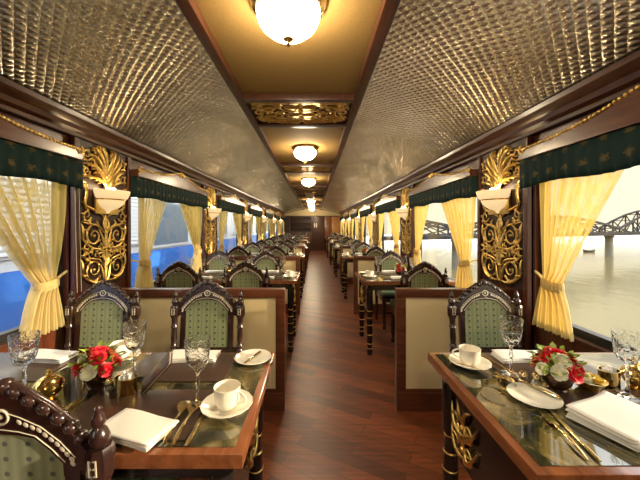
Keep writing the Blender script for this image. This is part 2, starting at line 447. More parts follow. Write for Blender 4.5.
# windows
n = 0
for side, s, xw in SIDES:
    for k, wy in enumerate(wins):
        n += 1
        xa, xb = xw + s * 0.03, xw + s * 0.075
        mb = MB(); t = 0.035
        mb.box((xa, wy - WH, ZS), (xb, wy + WH, ZS + 0.045)).box((xa, wy - WH, ZH - t), (xb, wy + WH, ZH))
        mb.box((xa, wy - WH, ZS), (xb, wy - WH + t, ZH)).box((xa, wy + WH - t, ZS), (xb, wy + WH, ZH))
        f = mb.build('window_%d' % n, 'winblack', smooth=False); f['kind'] = 'structure'
        xm = (xa + xb) / 2
        MB().box((xm - 0.003, wy - WH + 0.03, ZS + 0.04), (xm + 0.003, wy + WH - 0.03, ZH - 0.03)).build('glass_pane', 'pane', f, smooth=False)
        MB().box((xw - s * 0.004, wy - WH - 0.01, ZS - 0.022), (xw + s * 0.085, wy + WH + 0.01, ZS), 0.004).build('window_sill', 'wood', f)

# pilasters
pil = [PIL0 + PITCH * k for k in range(-1, NB - 1)]
n = 7
for side, s, xw in SIDES:
    for y in pil:
        n += 1
        mb = MB().box((xw, y - 0.305, 0.0), (xw - s * 0.022, y + 0.305, 1.90), 0.004)
        for a, b in ((-0.305, -0.262), (0.262, 0.305)): mb.box((xw, y + a, 0.10), (xw - s * 0.045, y + b, 1.89), 0.006)
        struct('trim_%d' % n, mb, 'woodv')

# ------------------------------------------------------------------ gilded carving
def spiral(cx, cz, r, a0, turns, dr, n=20, r1=0.22):
    return [(cx + r * (1 - (1 - r1) * t) * math.cos(a0 + dr * turns * 2 * PI * t), cz + r * (1 - (1 - r1) * t) * math.sin(a0 + dr * turns * 2 * PI * t)) for t in [i / n for i in range(n + 1)]]
def bez(p0, p1, p2, p3, n=9):
    out = []
    for i in range(n + 1):
        t = i / n; u = 1 - t
        out.append(tuple(u**3 * p0[j] + 3 * u * u * t * p1[j] + 3 * u * t * t * p2[j] + t**3 * p3[j] for j in range(2)))
    return out
class Carve:
    def __init__(s, y=-0.034): s.mb = MB(); s.y = y
    def line(s, pts, r0, r1=None, swell=False, both=True, lift=0.008):
        n = len(pts); r1 = r0 if r1 is None else r1
        for m in ((1, -1) if both else (1,)):
            rr = []
            for i in range(n):
                t = i / (n - 1)
                rr.append(r0 * (0.25 + 1.0 * math.sin(PI * min(1, 0.12 + 0.88 * t)) ** 0.8) if swell else r0 + (r1 - r0) * t)
            s.mb.tube([(m * p[0], s.y - lift * math.sin(PI * i / (n - 1)), p[1]) for i, p in enumerate(pts)], rr, 6, 0.8)
    def knob(s, x, z, r, both=True):
        for m in ((1, -1) if both else (1,)): s.mb.ell((m * x, s.y - r * 0.4, z), (r, r * 0.8, r), 8, 6)
def leafy(c, sp, dr, L=0.045, ts=(0.08, 0.22, 0.36, 0.52), r=0.0075):
    """small acanthus leaves breaking away from the outside of a scroll"""
    n = len(sp) - 1
    for t in ts:
        i = int(t * n); p = sp[i]; q = sp[min(n, i + 1)]
        tx, tz = q[0] - p[0], q[1] - p[1]; l = math.hypot(tx, tz) or 1; tx /= l; tz /= l
        ox, oz = (tz, -tx) if dr > 0 else (-tz, tx); k = L * (1.1 - 0.6 * t)
        cl = lambda v: (max(-0.002, min(0.245, v[0])), max(0.87, min(1.885, v[1])))
        c.line([cl(v) for v in bez(p, (p[0] + tx * k * 0.5, p[1] + tz * k * 0.5), (p[0] + tx * k * 0.9 + ox * k * 0.25, p[1] + tz * k * 0.9 + oz * k * 0.25), (p[0] + tx * k * 0.8 + ox * k * 0.75, p[1] + tz * k * 0.8 + oz * k * 0.75), 7)], r, swell=True, lift=0.012)
def carve_pilaster():
    c = Carve()
    def S(x, z, r, a0, turns, d, w=0.0085, L=0.05, ts=(0.06, 0.2, 0.34, 0.5)):
        sp = spiral(x, z, r, a0, turns, d, 22); c.line(sp, w, w * 0.5); leafy(c, sp, d, L, ts, w * 0.85)
    # lower field: paired S-scrolls growing from a slender stem
    for v, f in ((0.885, 1), (1.13, -1)):
        S(0.125, v + 0.10, 0.088, PI * (1.2 if f > 0 else 0.85), 1.5, f)
        S(0.185, v + (0.205 if f > 0 else 0.02), 0.048, PI * 1.0, 1.2, -f, 0.0075, 0.04)
        S(0.065, v + (0.205 if f > 0 else 0.005), 0.042, PI * 1.9, 1.15, f, 0.007, 0.035)
        c.line(bez((0.0, v - 0.01), (0.04, v + 0.01), (0.02, v + 0.09), (0.075, v + 0.15)), 0.0085, swell=True)
        c.line(bez((0.0, v + 0.01), (0.10, v - 0.02), (0.19, v + 0.01), (0.24, v + 0.10)), 0.0085, swell=True)
        c.line(bez((0.02, v + 0.12), (0.07, v + 0.19), (0.14, v + 0.17), (0.235, v + 0.20)), 0.0075, swell=True)
        c.line(bez((0.21, v + 0.07), (0.245, v + 0.11), (0.22, v + 0.15), (0.24, v + 0.19)), 0.0075, swell=True)
        c.line(bez((0.0, v + 0.13), (0.03, v + 0.15), (0.035, v + 0.19), (0.012, v + 0.235)), 0.0075, swell=True)
        c.knob(0.125, v + 0.10, 0.012); c.knob(0, v + 0.12, 0.015, False); c.knob(0, v + 0.005, 0.013, False)
    c.line([(0.0, 0.875), (0.010, 1.0), (0.004, 1.13), (0.010, 1.26), (0.0, 1.39)], 0.006)
    S(0.19, 1.375, 0.045, PI * 1.1, 1.2, 1, 0.0075, 0.04)
    # foliage behind and above the lamp
    for x0, z0, x1, z1, bx in ((0.01, 1.56, 0.235, 1.64, 0.10), (0.01, 1.58, 0.22, 1.73, 0.16), (0.01, 1.60, 0.175, 1.80, 0.17), (0.008, 1.62, 0.12, 1.855, 0.15), (0.005, 1.66, 0.055, 1.88, 0.09), (0.01, 1.57, 0.12, 1.68, 0.12)):
        pts = bez((x0, z0), (bx * 0.2, z0 + (z1 - z0) * 0.6), (bx, z1 + 0.03), (x1, z1), 11)
        c.line(pts, 0.011, swell=True, lift=0.035); leafy(c, pts, 1, 0.04, (0.4, 0.6, 0.78), 0.007); leafy(c, pts, -1, 0.035, (0.5, 0.7), 0.007)
    for x, z, r, a0, d in ((0.195, 1.685, 0.038, PI, 1), (0.19, 1.80, 0.042, PI * 1.4, 1), (0.09, 1.845, 0.034, PI * 1.2, 1), (0.075, 1.745, 0.036, PI * 0.9, -1), (0.215, 1.59, 0.028, PI, 1), (0.14, 1.75, 0.03, 0.4, 1)):
        S(x, z, r, a0, 1.2, d, 0.0075, 0.036, (0.06, 0.25, 0.45))
    c.knob(0, 1.68, 0.022, False); c.knob(0, 1.77, 0.018, False); c.knob(0, 1.85, 0.015, False)
    # scrolls framing the lamp
    c.line(bez((0.19, 1.42), (0.25, 1.48), (0.15, 1.53), (0.23, 1.60)), 0.009, swell=True)
    c.line(bez((0.02, 1.37), (0.08, 1.42), (0.16, 1.40), (0.23, 1.47)), 0.009, swell=True)
    return c.mb.build('carving', 'gold', ang=70)
def prep(root, mesh_o, name=None): mesh_o.parent = root; return mesh_o

cp = thing('carved_panel', '', 'carving', group='gilded panels on the wall pilasters')
prep(cp, carve_pilaster())
MB().box((-0.25, -0.028, 0.86), (0.25, -0.0225, 1.89)).build('backing_board', 'back', cp)
P_carve = Proto(cp)
sc = thing('wall_sconce', '', 'wall lamp', group='bowl lamps on the carved pilasters')
MB().lathe([(0.0, 1.395), (0.014, 1.398), (0.020, 1.412), (0.035, 1.422), (0.075, 1.440), (0.105, 1.468), (0.117, 1.496), (0.110, 1.496), (0.095, 1.466), (0.0, 1.435)], (0, -0.05, 0), 28, PI, 2 * PI).build('lower_bowl', 'cream_gold', sc)
MB().lathe([(0.114, 1.500), (0.130, 1.510), (0.144, 1.540), (0.150, 1.566), (0.142, 1.566), (0.124, 1.515), (0.108, 1.507)], (0, -0.05, 0), 28, PI, 2 * PI).build('rim_bowl', 'cream_gold', sc)
MB().lathe([(0.116, 1.492), (0.121, 1.494), (0.121, 1.501), (0.116, 1.504)], (0, -0.05, 0), 28, PI, 2 * PI).build('band', 'brass', sc)
MB().box((-0.125, -0.052, 1.39), (0.125, -0.036, 1.565), 0.003).build('back_plate', 'gold', sc)
MB().ell((0, -0.095, 1.555), (0.022, 0.022, 0.035), 12, 8).build('bulb', 'bulb', sc)
P_sconce = Proto(sc)

PLACE = ['nearest the camera', 'second from the camera', 'third from the camera', 'fourth from the camera', 'fifth from the camera', 'sixth from the camera', 'seventh from the camera']
for side, s, xw in SIDES:
    for k, y in enumerate(pil[1:]):
        P_carve.put((xw - s * 0.0005, y, 0), wall_rz(s), 'gilded openwork scroll panel on the %s wall pilaster %s' % (side, PLACE[k]))
        P_sconce.put((xw - s * 0.0005, y, 0), wall_rz(s), 'cream half-bowl lamp on the %s wall carving %s' % (side, PLACE[k]))

# ------------------------------------------------------------------ pelmets, curtains
def pelmet():
    r = thing('pelmet', '', 'pelmet', group='pelmets above the windows')
    def top(x): return 1.80 + 0.075 * math.exp(-(x / 0.30) ** 2) + 0.01 * math.cos(x * 3)
    xs = [-0.845 + 1.69 * i / 40 for i in range(41)]
    MB().prism([(x, top(x)) for x in xs] + [(0.845, 1.735), (-0.845, 1.735)], -0.105, -0.08).build('pelmet_board', 'rail', r, ang=30)
    MB().box((-0.845, -0.079, 1.735), (0.845, -0.0005, 1.79)).box((-0.845, -0.112, 1.728), (0.845, -0.0005, 1.7345), 0.002).build('pelmet_box', 'rail', r)
    mb = MB()
    for i in range(71):
        x = -0.84 + 1.68 * i / 70
        mb.ell((x, -0.105, top(x) + 0.002), (0.0105, 0.0105, 0.0105), 7, 5)
    for m in (-1, 1):
        mb.tube([(m * (0.835 - 0.02 + p[0]), -0.108, p[1]) for p in spiral(0, 1.79, 0.028, PI / 2, 1.2, -1, 14)], 0.006)
        mb.tube([(m * p[0], -0.110, p[1]) for p in spiral(0.028, 1.875, 0.032, PI, 1.3, -1, 14)], 0.008)
    mb.build('bead_moulding', 'gold', r, ang=80)
    mb = MB(); rows = []
    for z in (1.728, 1.68, 1.63, 1.585, 1.552):
        f = (1.728 - z) / 0.176
        rows.append([(-0.85 + 1.70 * i / 120, -0.094 + 0.006 * f * math.sin(i * 1.35), z - 0.008 * f * math.cos(i * 0.157)) for i in range(121)])
    mb.sheet(rows)
    for x in (-0.85, 0.85): mb.box((x - 0.003, -0.094, 1.55), (x + 0.003, -0.046, 1.728))
    mb.build('valance', 'valance', r, ang=60, solid=0.004)
    return r
P_pel = Proto(pelmet())
for side, s, xw in SIDES:
    for k in range(NB):
        P_pel.put((xw, wins[k + 1], 0), wall_rz(s), 'beaded wooden pelmet with green valance over the %s side window %s' % (side, PLACE[k]))

def curtain(m, seed):                     # m = +1: tied back towards local +x
    rnd = random.Random(seed); ph = rnd.random() * 6
    r = thing('curtain', '', 'curtain', group='sheer gold curtains tied back at the windows')
    zt, zk, zb = 1.72, 0.955, 0.675; rows = []
    ia, oa = (0.05, 0.81) if m > 0 else (0.15, 0.725)
    def edges(z):
        if z >= zk:
            t = (zt - z) / (zt - zk); return ia + (0.585 - ia) * t ** 1.25 + 0.03 * math.sin(PI * t), oa - (oa - 0.70) * t ** 2.2
        u = (zk - z) / (zk - zb); return 0.585 - 0.085 * u ** 0.7, 0.70 + 0.075 * u ** 0.8
    nz, nx = 46, 100
    for j in range(nz + 1):
        z = zt + (zb - zt) * j / nz; a, b = edges(z); row = []
        t = max(0, min(1, (zt - z) / (zt - zk)))
        for i in range(nx + 1):
            q = i / nx; w = 2 * PI * 9 * q + ph + 0.8 * math.sin(5 * q + ph)
            dep = (0.023 + 0.013 * math.sin(3 * q + ph)) * (1 - 0.35 * t) + (0.012 if z < zk else 0)
            x = a + (b - a) * q + 0.004 * math.sin(w * 0.5 + z * 4)
            row.append((m * x, -0.040 + dep * math.sin(w) - (0.02 * math.exp(-((z - zk) / 0.05) ** 2)) * math.sin(PI * q), z + (0.003 * math.sin(w) if j == nz else 0)))
        rows.append(row)
    MB().sheet(rows).build('drape', 'curtain', r, ang=180)
    mb = MB().lathe([(0.062, -0.028), (0.068, -0.018), (0.067, 0.018), (0.062, 0.028), (0.056, 0.0), (0.062, -0.028)], (0, 0, 0), 28)
    mb.xf(lambda c: (m * (0.643 + c.x * 1.08), -0.047 + c.y * 0.62, zk + c.z + 0.15 * c.x))
    mb.tube([(m * 0.70, -0.045, zk + 0.01), (m * 0.76, -0.03, zk + 0.035), (m * 0.835, -0.004, zk + 0.05)], 0.008)
    mb.build('tie_back', 'curtain', r, ang=50)
    return r
P_cur = {1: Proto(curtain(1, 3)), -1: Proto(curtain(-1, 5))}
for side, s, xw in SIDES:
    for k in range(NB):
        for far in (True, False):
            if k == 0 and not far: continue          # the near curtain of the first window is outside the picture
            m = 1 if (far == (s < 0)) else -1
            P_cur[m].put((xw, wins[k + 1], 0), wall_rz(s), 'gold sheer curtain at the %s end of the %s side window %s' % ('far' if far else 'near', side, PLACE[k]))
# blind cords beside the first window on the left
bl = thing('blind_cord', 'pair of thin pale cords hanging beside the left pilaster nearest the camera', 'cord', (XL + 0.052, 1.965, 0))
for dy in (0.0, 0.035): MB().tube([(0, dy, 1.70), (0.004, dy + 0.004, 1.3), (0.002, dy + 0.02, 0.86)], 0.0025, 5).build('cord', 'cord', bl)

# ------------------------------------------------------------------ ceiling lamps and carved ceiling panels
def ceiling_carving():
    r = thing('ceiling_carving', '', 'carving', group='gilded scroll panels across the ceiling')
    mb = MB()
    for a, b in ((-0.30, -0.245), (0.245, 0.30)): mb.box((-0.385, a, -0.036), (0.385, b, 0.011), 0.005)
    mb.box((-0.385, -0.245, -0.004), (0.385, 0.245, 0.011))
    mb.build('frame', 'wood', r)
    c = Carve(-0.020)
    for x, z, rr, a, d in ((0.10, 0.08, 0.085, PI, -1), (0.10, -0.10, 0.085, PI, 1), (0.24, 0.10, 0.085, PI, -1), (0.24, -0.09, 0.085, PI * 1.1, 1), (0.32, 0.0, 0.055, PI, 1), (0.17, 0.0, 0.045, 0, 1), (0.32, 0.17, 0.04, 0, -1), (0.32, -0.17, 0.04, 0, 1), (0.17, 0.18, 0.04, 0, 1), (0.17, -0.18, 0.04, 0, 1)):
        c.line(spiral(x, z, rr, a, 1.35, d, 18), 0.0105, 0.005); c.knob(x, z, 0.012)
    for q in ((0.0, 0.0), (0.0, 0.15), (0.0, -0.15)):
        for e in ((0.14, 0.06), (0.14, -0.06), (0.08, 0.07), (0.08, -0.07)):
            c.line(bez(q, (q[0] + e[0] * 0.3, q[1] + e[1]), (q[0] + e[0] * 0.7, q[1] + e[1] * 1.2), (q[0] + e[0], q[1] + e[1] * 0.3)), 0.016, swell=True)
        c.knob(q[0], q[1], 0.024, False)
    for x, z, rr, a, d in ((0.05, 0.20, 0.03, 0, 1), (0.05, -0.20, 0.03, 0, -1), (0.175, 0.10, 0.028, 0, 1), (0.175, -0.10, 0.028, 0, -1), (0.26, 0.20, 0.03, PI, 1), (0.26, -0.20, 0.03, PI, -1), (0.345, 0.09, 0.028, 1, 1), (0.345, -0.09, 0.028, 1, -1), (0.07, 0.0, 0.03, PI, 1), (0.25, 0.0, 0.028, 0, -1)):
        c.line(spiral(x, z, rr, a, 1.2, d, 14), 0.008, 0.004)
        c.line(bez((x, z), (x + rr, z + rr * 0.3), (x + rr * 1.2, z + rr), (x + rr * 0.6, z + rr * 1.5)), 0.0075, swell=True)
        c.line(bez((x, z), (x - rr, z - rr * 0.3), (x - rr * 1.1, z - rr), (x - rr * 0.5, z - rr * 1.4)), 0.0075, swell=True)
    for q in (0.2, -0.2):
        c.line(bez((0.05, q), (0.12, q * 1.1), (0.2, q * 0.9), (0.36, q)), 0.014, swell=True)
        c.line(bez((0.20, q * 0.3), (0.26, q * 0.8), (0.33, q * 0.2), (0.365, q * 0.6)), 0.014, swell=True)
    c.mb.xf(lambda p: (p.x, p.z, p.y + 0.0145))
    c.mb.build('scrollwork', 'gold', r, ang=70)
    return r
P_cc = Proto(ceiling_carving())
for k in range(NB):
    if 2.39 + PITCH * k < YEND: P_cc.put((XM, 2.39 + PITCH * k, ZC), 0, 'gilded scroll panel across the ceiling centre, %s' % PLACE[k])

def ceiling_lamp(lit):
    r = thing('ceiling_lamp', '', 'ceiling lamp', group='frosted bowl lamps along the ceiling')
    MB().lathe([(0, 0.012), (0.155, 0.012), (0.158, 0.0), (0.150, -0.015), (0.135, -0.022), (0.13, -0.032), (0, -0.032)], n=36).build('base_ring', 'brass', r)
    MB().lathe([(0.12, -0.030), (0.130, -0.045), (0.128, -0.062), (0.115, -0.090), (0.088, -0.116), (0.048, -0.134), (0, -0.140)], n=36).build('glass_bowl', 'lamp' if lit else 'lamp_off', r)
    MB().lathe([(0, -0.136), (0.020, -0.141), (0.022, -0.150), (0.010, -0.155), (0.006, -0.165), (0.010, -0.172), (0.005, -0.180), (0, -0.181)], n=16).build('finial', 'brass', r)
    return r
P_lamp = Proto(ceiling_lamp(True)); P_off = Proto(ceiling_lamp(False))
for k in range(-1, NB):
    y = 1.23 + PITCH * k
    if k == 3: P_off.put((XM, y, ZC), 0, 'unlit frosted bowl ceiling lamp, fourth from the camera')
    else: P_lamp.put((XM, y, ZC), 0, 'glowing frosted bowl lamp in brass ring on the ceiling, %s' % (PLACE[k] if k >= 0 else 'added unseen behind the camera'))  # the one behind the camera is unseen, added to brighten the partitions

# ------------------------------------------------------------------ partitions
def partition(w):
    r = thing('partition', '', 'partition', group='low partitions between the dining bays')
    h = w / 2; t = 0.027
    mb = MB().box((-h, -t, 0.12), (-h + 0.065, t, 0.80), 0.004).box((h - 0.065, -t, 0.12), (h, t, 0.80), 0.004)
    mb.box((-h, -t - 0.004, 0.795), (h, t + 0.004, 0.855), 0.006).box((-h + 0.06, -t + 0.003, 0.12), (h - 0.06, t - 0.003, 0.15))
    mb.build('frame', 'rail', r)
    MB().box((-h + 0.06, -t + 0.008, 0.145), (h - 0.06, t - 0.008, 0.80)).build('fabric_panel', 'panel', r, smooth=False)
    MB().box((-h, -t - 0.006, 0.0), (h, t + 0.006, 0.125), 0.004).build('plinth', 'rail', r)
    return r
PX = {'left': (XL + 0.047, -0.206), 'right': (0.583, XR - 0.047)}
for side, s, xw in SIDES:
    a, b = PX[side]; P = Proto(partition(b - a))
    for k in range(NB - 1):
        P.put(((a + b) / 2, 2.14 + PITCH * k, 0), 0, 'low wood framed beige partition on the %s of the aisle, %s' % (side, PLACE[k]))

# ------------------------------------------------------------------ chairs
def chair():
    r = thing('dining_chair', '', 'chair', group='inlaid rosewood dining chairs')
    sh = lambda c: (c.x, c.y + 0.215 + max(0, c.z - 0.47) * 0.08, c.z)
    MB().box((-0.225, -0.225, 0.408), (0.225, 0.205, 0.478), 0.03, 3).build('seat', 'seat', r, ang=60)
    MB().box((-0.22, -0.22, 0.345), (0.22, 0.215, 0.407), 0.006).build('seat_rail', 'chair', r)
    for x in (-0.195, 0.195):
        MB().lathe([(0, 0), (0.016, 0), (0.022, 0.02), (0.014, 0.05), (0.020, 0.10), (0.024, 0.20), (0.018, 0.27), (0.026, 0.285), (0.026, 0.35), (0, 0.35)], (x, -0.19, 0), 14).build('leg', 'chair', r)
    # back posts, turned, with an octagonal inlaid block and finial
    for x in (-0.207, 0.207):
        prof = [(0, 0), (0.017, 0), (0.021, 0.34), (0.024, 0.36), (0.024, 0.47), (0.017, 0.48), (0.022, 0.50), (0.022, 0.52), (0.016, 0.535), (0.021, 0.55), (0.015, 0.565), (0.018, 0.60), (0.0165, 0.655), (0.022, 0.665), (0.017, 0.68), (0.018, 0.715), (0.024, 0.728)]
        p = MB().lathe(prof, (x, 0, 0), 14)
        p.lathe([(0.0, 0.726), (0.024, 0.728), (0.029, 0.740), (0.029, 0.788), (0.024, 0.800), (0.0, 0.802)], (x, 0, 0), 8)
        p.lathe([(0.014, 0.800), (0.020, 0.808), (0.022, 0.822), (0.016, 0.838), (0.010, 0.846), (0.015, 0.855), (0.014, 0.866), (0.007, 0.880), (0.008, 0.888), (0, 0.897)], (x, 0, 0), 14)
        po = p.xf(sh).build('back_post', 'chair', r)
        for y in (-0.0275, 0.0275):
            q = MB()
            for a, b, c2, d in ((-0.009, 0.745, -0.006, 0.783), (0.006, 0.745, 0.009, 0.783), (-0.009, 0.780, 0.009, 0.783), (-0.009, 0.745, 0.009, 0.748), (-0.009, 0.762, 0.009, 0.766)):
                q.box((x + a, y - 0.001, b), (x + c2, y + 0.001, d))
            q.xf(sh).build('inlay', 'inlay', po, smooth=False)
    inner = [(0.131, 0.735), (0.131, 0.766), (0.103, 0.797), (0.070, 0.826), (0.035, 0.833)]
    outer = [(0.200, 0.760), (0.186, 0.794), (0.152, 0.838), (0.104, 0.878), (0.048, 0.914)]
    I = [(-x, z) for x, z in inner] + [(0, 0.835)] + inner[::-1]
    O = [(-x, z) for x, z in outer] + [(0, 0.940)] + outer[::-1]
    def dens(P, k=4):
        o = []
        for a, b in zip(P, P[1:]):
            for i in range(k): o.append((a[0] + (b[0] - a[0]) * i / k, a[1] + (b[1] - a[1]) * i / k))
        return o + [P[-1]]
    c = MB().strip(dens(I), dens(O), -0.013, 0.013)
    for x, z, a, rx, rz in ((0.026, 0.930, 35, 0.020, 0.014), (0.058, 0.911, 30, 0.020, 0.014), (0.090, 0.891, 35, 0.021, 0.015), (0.120, 0.868, 42, 0.020, 0.015), (0.146, 0.845, 50, 0.018, 0.014), (0.167, 0.820, 55, 0.016, 0.012)):
        for m in (1, -1): c.ell((m * x, 0, z), (rx, 0.019, rz), 10, 6, Matrix.Rotation(math.radians(m * a), 3, 'Y'))
    c.ell((0, 0, 0.940), (0.024, 0.021, 0.019), 12, 8)
    for m in (1, -1):
        c.tube([(m * p[0], -0.004, p[1]) for p in spiral(0.178, 0.800, 0.018, PI * 0.5, 1.2, -1, 12)], 0.007)
        c.tube([(m * 0.015, 0, 0.944), (m * 0.05, 0, 0.928), (m * 0.10, 0, 0.896), (m * 0.15, 0, 0.853)], [0.010, 0.009, 0.009, 0.006], 8)
    cr = c.xf(sh).build('crest_rail', 'chair', r, ang=50)
    q = MB(); D = dens(I, 6); E = dens(O, 6)
    for i in range(4, len(D) - 4, 2):
        x = D[i][0] * 0.62 + E[i][0] * 0.38; z = D[i][1] * 0.62 + E[i][1] * 0.38
        if abs(x) < 0.03: continue
        for y in (-0.0135, 0.0135): q.ell((x, y, z), (0.0052, 0.0018, 0.0075), 8, 5, Matrix.Rotation(math.radians(-40 if x > 0 else 40), 3, 'Y'))
    for y in (-0.0135, 0.0135):
        q.tube([(0.017 * math.cos(t * PI / 8), y, 0.876 + 0.017 * math.sin(t * PI / 8)) for t in range(17)], 0.0028, 5)
        q.ell((0, y, 0.876), (0.006, 0.002, 0.006), 8, 5)
        for e in (0.012, 0.058):     # fine lines along both edges of the arch
            L = [(D[i][0] * (1 - e * 9) + E[i][0] * e * 9, y, D[i][1] * (1 - e * 9) + E[i][1] * e * 9) for i in range(6, len(D) - 6)]
            q.tube(L, 0.0013, 4)
    q.xf(sh).build('inlay', 'inlay', cr, ang=80)
    f = MB()
    for m in (1, -1):
        f.box((m * 0.131, -0.012, 0.50), (m * 0.166, 0.012, 0.762), 0.004)
        f.box((m * 0.160, -0.008, 0.735), (m * 0.20, 0.008, 0.765), 0.003)
        f.box((m * 0.160, -0.008, 0.51), (m * 0.20, 0.008, 0.54), 0.003)
    f.box((-0.166, -0.011, 0.49), (0.166, 0.011, 0.545), 0.004)
    f.xf(sh).build('back_frame', 'chair', r)
    fab = [(-x, z) for x, z in inner[1:]] + [(0, 0.835)] + inner[1:][::-1] + [(0.131, 0.545), (-0.131, 0.545)]
    p = MB().prism(fab, -0.010, 0.010)
    p.xf(sh).build('backrest', 'uphol', r, smooth=False)
    MB().box((-0.185, -0.010, 0.14), (0.185, 0.010, 0.165), 0.004).xf(lambda c: (c.x, c.y, c.z)).build('stretcher', 'chair', r)
    return r
P_chair = Proto(chair())
CH = {'left': [(-1.333, 'window side'), (-0.673, 'aisle side')], 'right': [(1.08, '')]}
for k in range(NB):
    for side in ('left', 'right'):
        for x, w in CH[side]:
            tbl = 'at %s %s table from camera' % (ORD[k], side)
            if 2.14 + PITCH * k < YEND:
                P_chair.put((x, 1.66 + PITCH * k, 0), 0, ('%s inlaid chair facing the camera %s' % (w, tbl)).strip())
            if k == 0 and not (side == 'left' and x > -1): continue      # the others of the first bay are outside the picture
            xx = -0.695 if k == 0 else x
            P_chair.put((xx, (0.926 if k == 0 else 0.90 if side == 'left' else 0.865) + PITCH * k, 0), PI, ('%s inlaid chair seen from behind %s' % (w, tbl)).strip())

# ------------------------------------------------------------------ tables
TX = {'left': (-1.585, -0.172), 'right': (0.495, 1.412)}
TYS = {'left': (0.724, 1.312), 'right': (0.665, 1.312)}; TYC = 1.018
def table(w, s, TY):                        # s: side of the aisle end (+1 local +x, -1 local -x)
    r = thing('dining_table', '', 'table', group='marble topped dining tables')
    h, d = w / 2, (TY[1] - TY[0]) / 2
    MB().box((-h, -d, 0.712), (h, d, 0.748), 0.006).build('tabletop', 'edge', r)
    MB().box((-h + 0.024, -d + 0.024, 0.7475), (h - 0.024, d - 0.024, 0.750)).build('marble_inset', 'marble', r, smooth=False)
    mb = MB()
    for a, b in (((-h + 0.05, -d + 0.05), (h - 0.05, -d + 0.075)), ((-h + 0.05, d - 0.075), (h - 0.05, d - 0.05)), ((-h + 0.05, -d + 0.05), (-h + 0.075, d - 0.05)), ((h - 0.075, -d + 0.05), (h - 0.05, d - 0.05))):
        mb.box((a[0], a[1], 0.65), (b[0], b[1], 0.713))
    mb.build('apron', 'black', r, smooth=False)
    for x in (-1, 1):
        for y in (-1, 1):
            lx = x * (h - 0.07) if (x == s or s < 0) else -0.12
            l = MB().lathe([(0, 0), (0.024, 0), (0.030, 0.03), (0.020, 0.06), (0.026, 0.10), (0.030, 0.30), (0.022, 0.44), (0.032, 0.46), (0.032, 0.66), (0, 0.66)], (lx, y * (d - 0.07), 0), 16).build('leg', 'black', r)
            if x == s:
                for z, rr in ((0.06, 0.022), (0.11, 0.0285), (0.20, 0.0300), (0.30, 0.0315), (0.37, 0.0285), (0.44, 0.0245)):
                    MB().lathe([(rr - 0.004, z - 0.006), (rr + 0.001, z), (rr - 0.004, z + 0.006)], (x * (h - 0.07), y * (d - 0.07), 0), 16).build('gilt_ring', 'gold', l)
    MB().box((s * (h - 0.085), -d + 0.10, 0.40), (s * (h - 0.065), d - 0.10, 0.655)).build('end_panel', 'black', r, smooth=False)
    c = Carve(-0.004)
    for q in (0.44, 0.52):
        c.line(spiral(0.045, q + 0.04, 0.040, PI, 1.3, 1, 16), 0.006, 0.003)
        c.line(bez((0, q), (0.03, q - 0.01), (0.07, q + 0.02), (0.09, q + 0.08)), 0.007, swell=True)
        c.line(bez((0, q + 0.04), (0.02, q + 0.06), (0.01, q + 0.10), (0.05, q + 0.11)), 0.006, swell=True)
        c.knob(0, q + 0.03, 0.011, False)
    c.mb.xf(lambda p: (s * (h - 0.062 - p.y), p.x + d - 0.20, p.z))
    c.mb.build('gilt_scrollwork', 'gold', r, ang=70)
    return r
for side, s in (('left', 1), ('right', -1)):
    a, b = TX[side]; TY = TYS[side]; P = Proto(table(b - a, s, TY))
    for k in range(NB):
        P.put(((a + b) / 2, (TY[0] + TY[1]) / 2 + PITCH * k, 0), 0, 'marble topped dining table on the %s of the aisle, %s' % (side, PLACE[k]))

# ------------------------------------------------------------------ tableware
def goblet():
    r = thing('goblet', '', 'glass', group='cut crystal goblets')
    MB().lathe([(0, 0), (0.033, 0), (0.034, 0.002), (0.020, 0.006), (0.007, 0.012), (0.0048, 0.03), (0.0045, 0.060), (0.008, 0.068), (0.0048, 0.076), (0.0048, 0.098), (0.008, 0.106), (0.0, 0.107)], n=24).build('stem', 'glass', r, ang=60)
    MB().lathe([(0, 0.1072), (0.010, 0.108), (0.022, 0.116), (0.031, 0.133), (0.0345, 0.155), (0.0365, 0.18), (0.0385, 0.206), (0.0370, 0.206), (0.0348, 0.18), (0.0328, 0.156), (0.0292, 0.135), (0.020, 0.119), (0, 0.113)], n=32).build('bowl', 'cutglass', r, ang=60)
    return r
def saucer():
    o = MB().lathe([(0, 0), (0.042, 0), (0.045, 0.003), (0.066, 0.012), (0.076, 0.017), (0.0755, 0.019), (0.064, 0.0150), (0.045, 0.0065), (0, 0.005)], n=48, mod=lambda t, z: 1 + (0.012 * math.cos(16 * t) if z > 0.014 else 0)).build('saucer', 'china', ang=50)
    return tag(o, '', 'saucer', 'ivory saucers')
def plate():
    o = MB().lathe([(0, 0), (0.045, 0), (0.050, 0.003), (0.070, 0.009), (0.074, 0.012), (0.073, 0.014), (0.068, 0.012), (0.050, 0.0058), (0, 0.005)], n=64, mod=lambda t, z: 1 + (0.010 * math.cos(24 * t) if z > 0.008 else 0)).build('side_plate', 'china', ang=50)
    return tag(o, '', 'plate', 'small side plates')
def cup():
    r = thing('teacup', '', 'cup', group='ivory teacups')
    MB().lathe([(0, 0), (0.026, 0), (0.027, 0.004), (0.032, 0.008), (0.037, 0.022), (0.0385, 0.045), (0.0395, 0.062), (0.0375, 0.062), (0.036, 0.045), (0.034, 0.022), (0.028, 0.010), (0, 0.009)], n=36).build('bowl', 'china', r, ang=50)
    MB().tube([(0.036, 0, 0.052)] + [(0.042 + 0.020 * math.sin(PI * t / 8), 0, 0.050 - 0.034 * t / 8) for t in range(1, 8)] + [(0.034, 0, 0.015)], 0.0035, 8).build('handle', 'china', r)
    return r
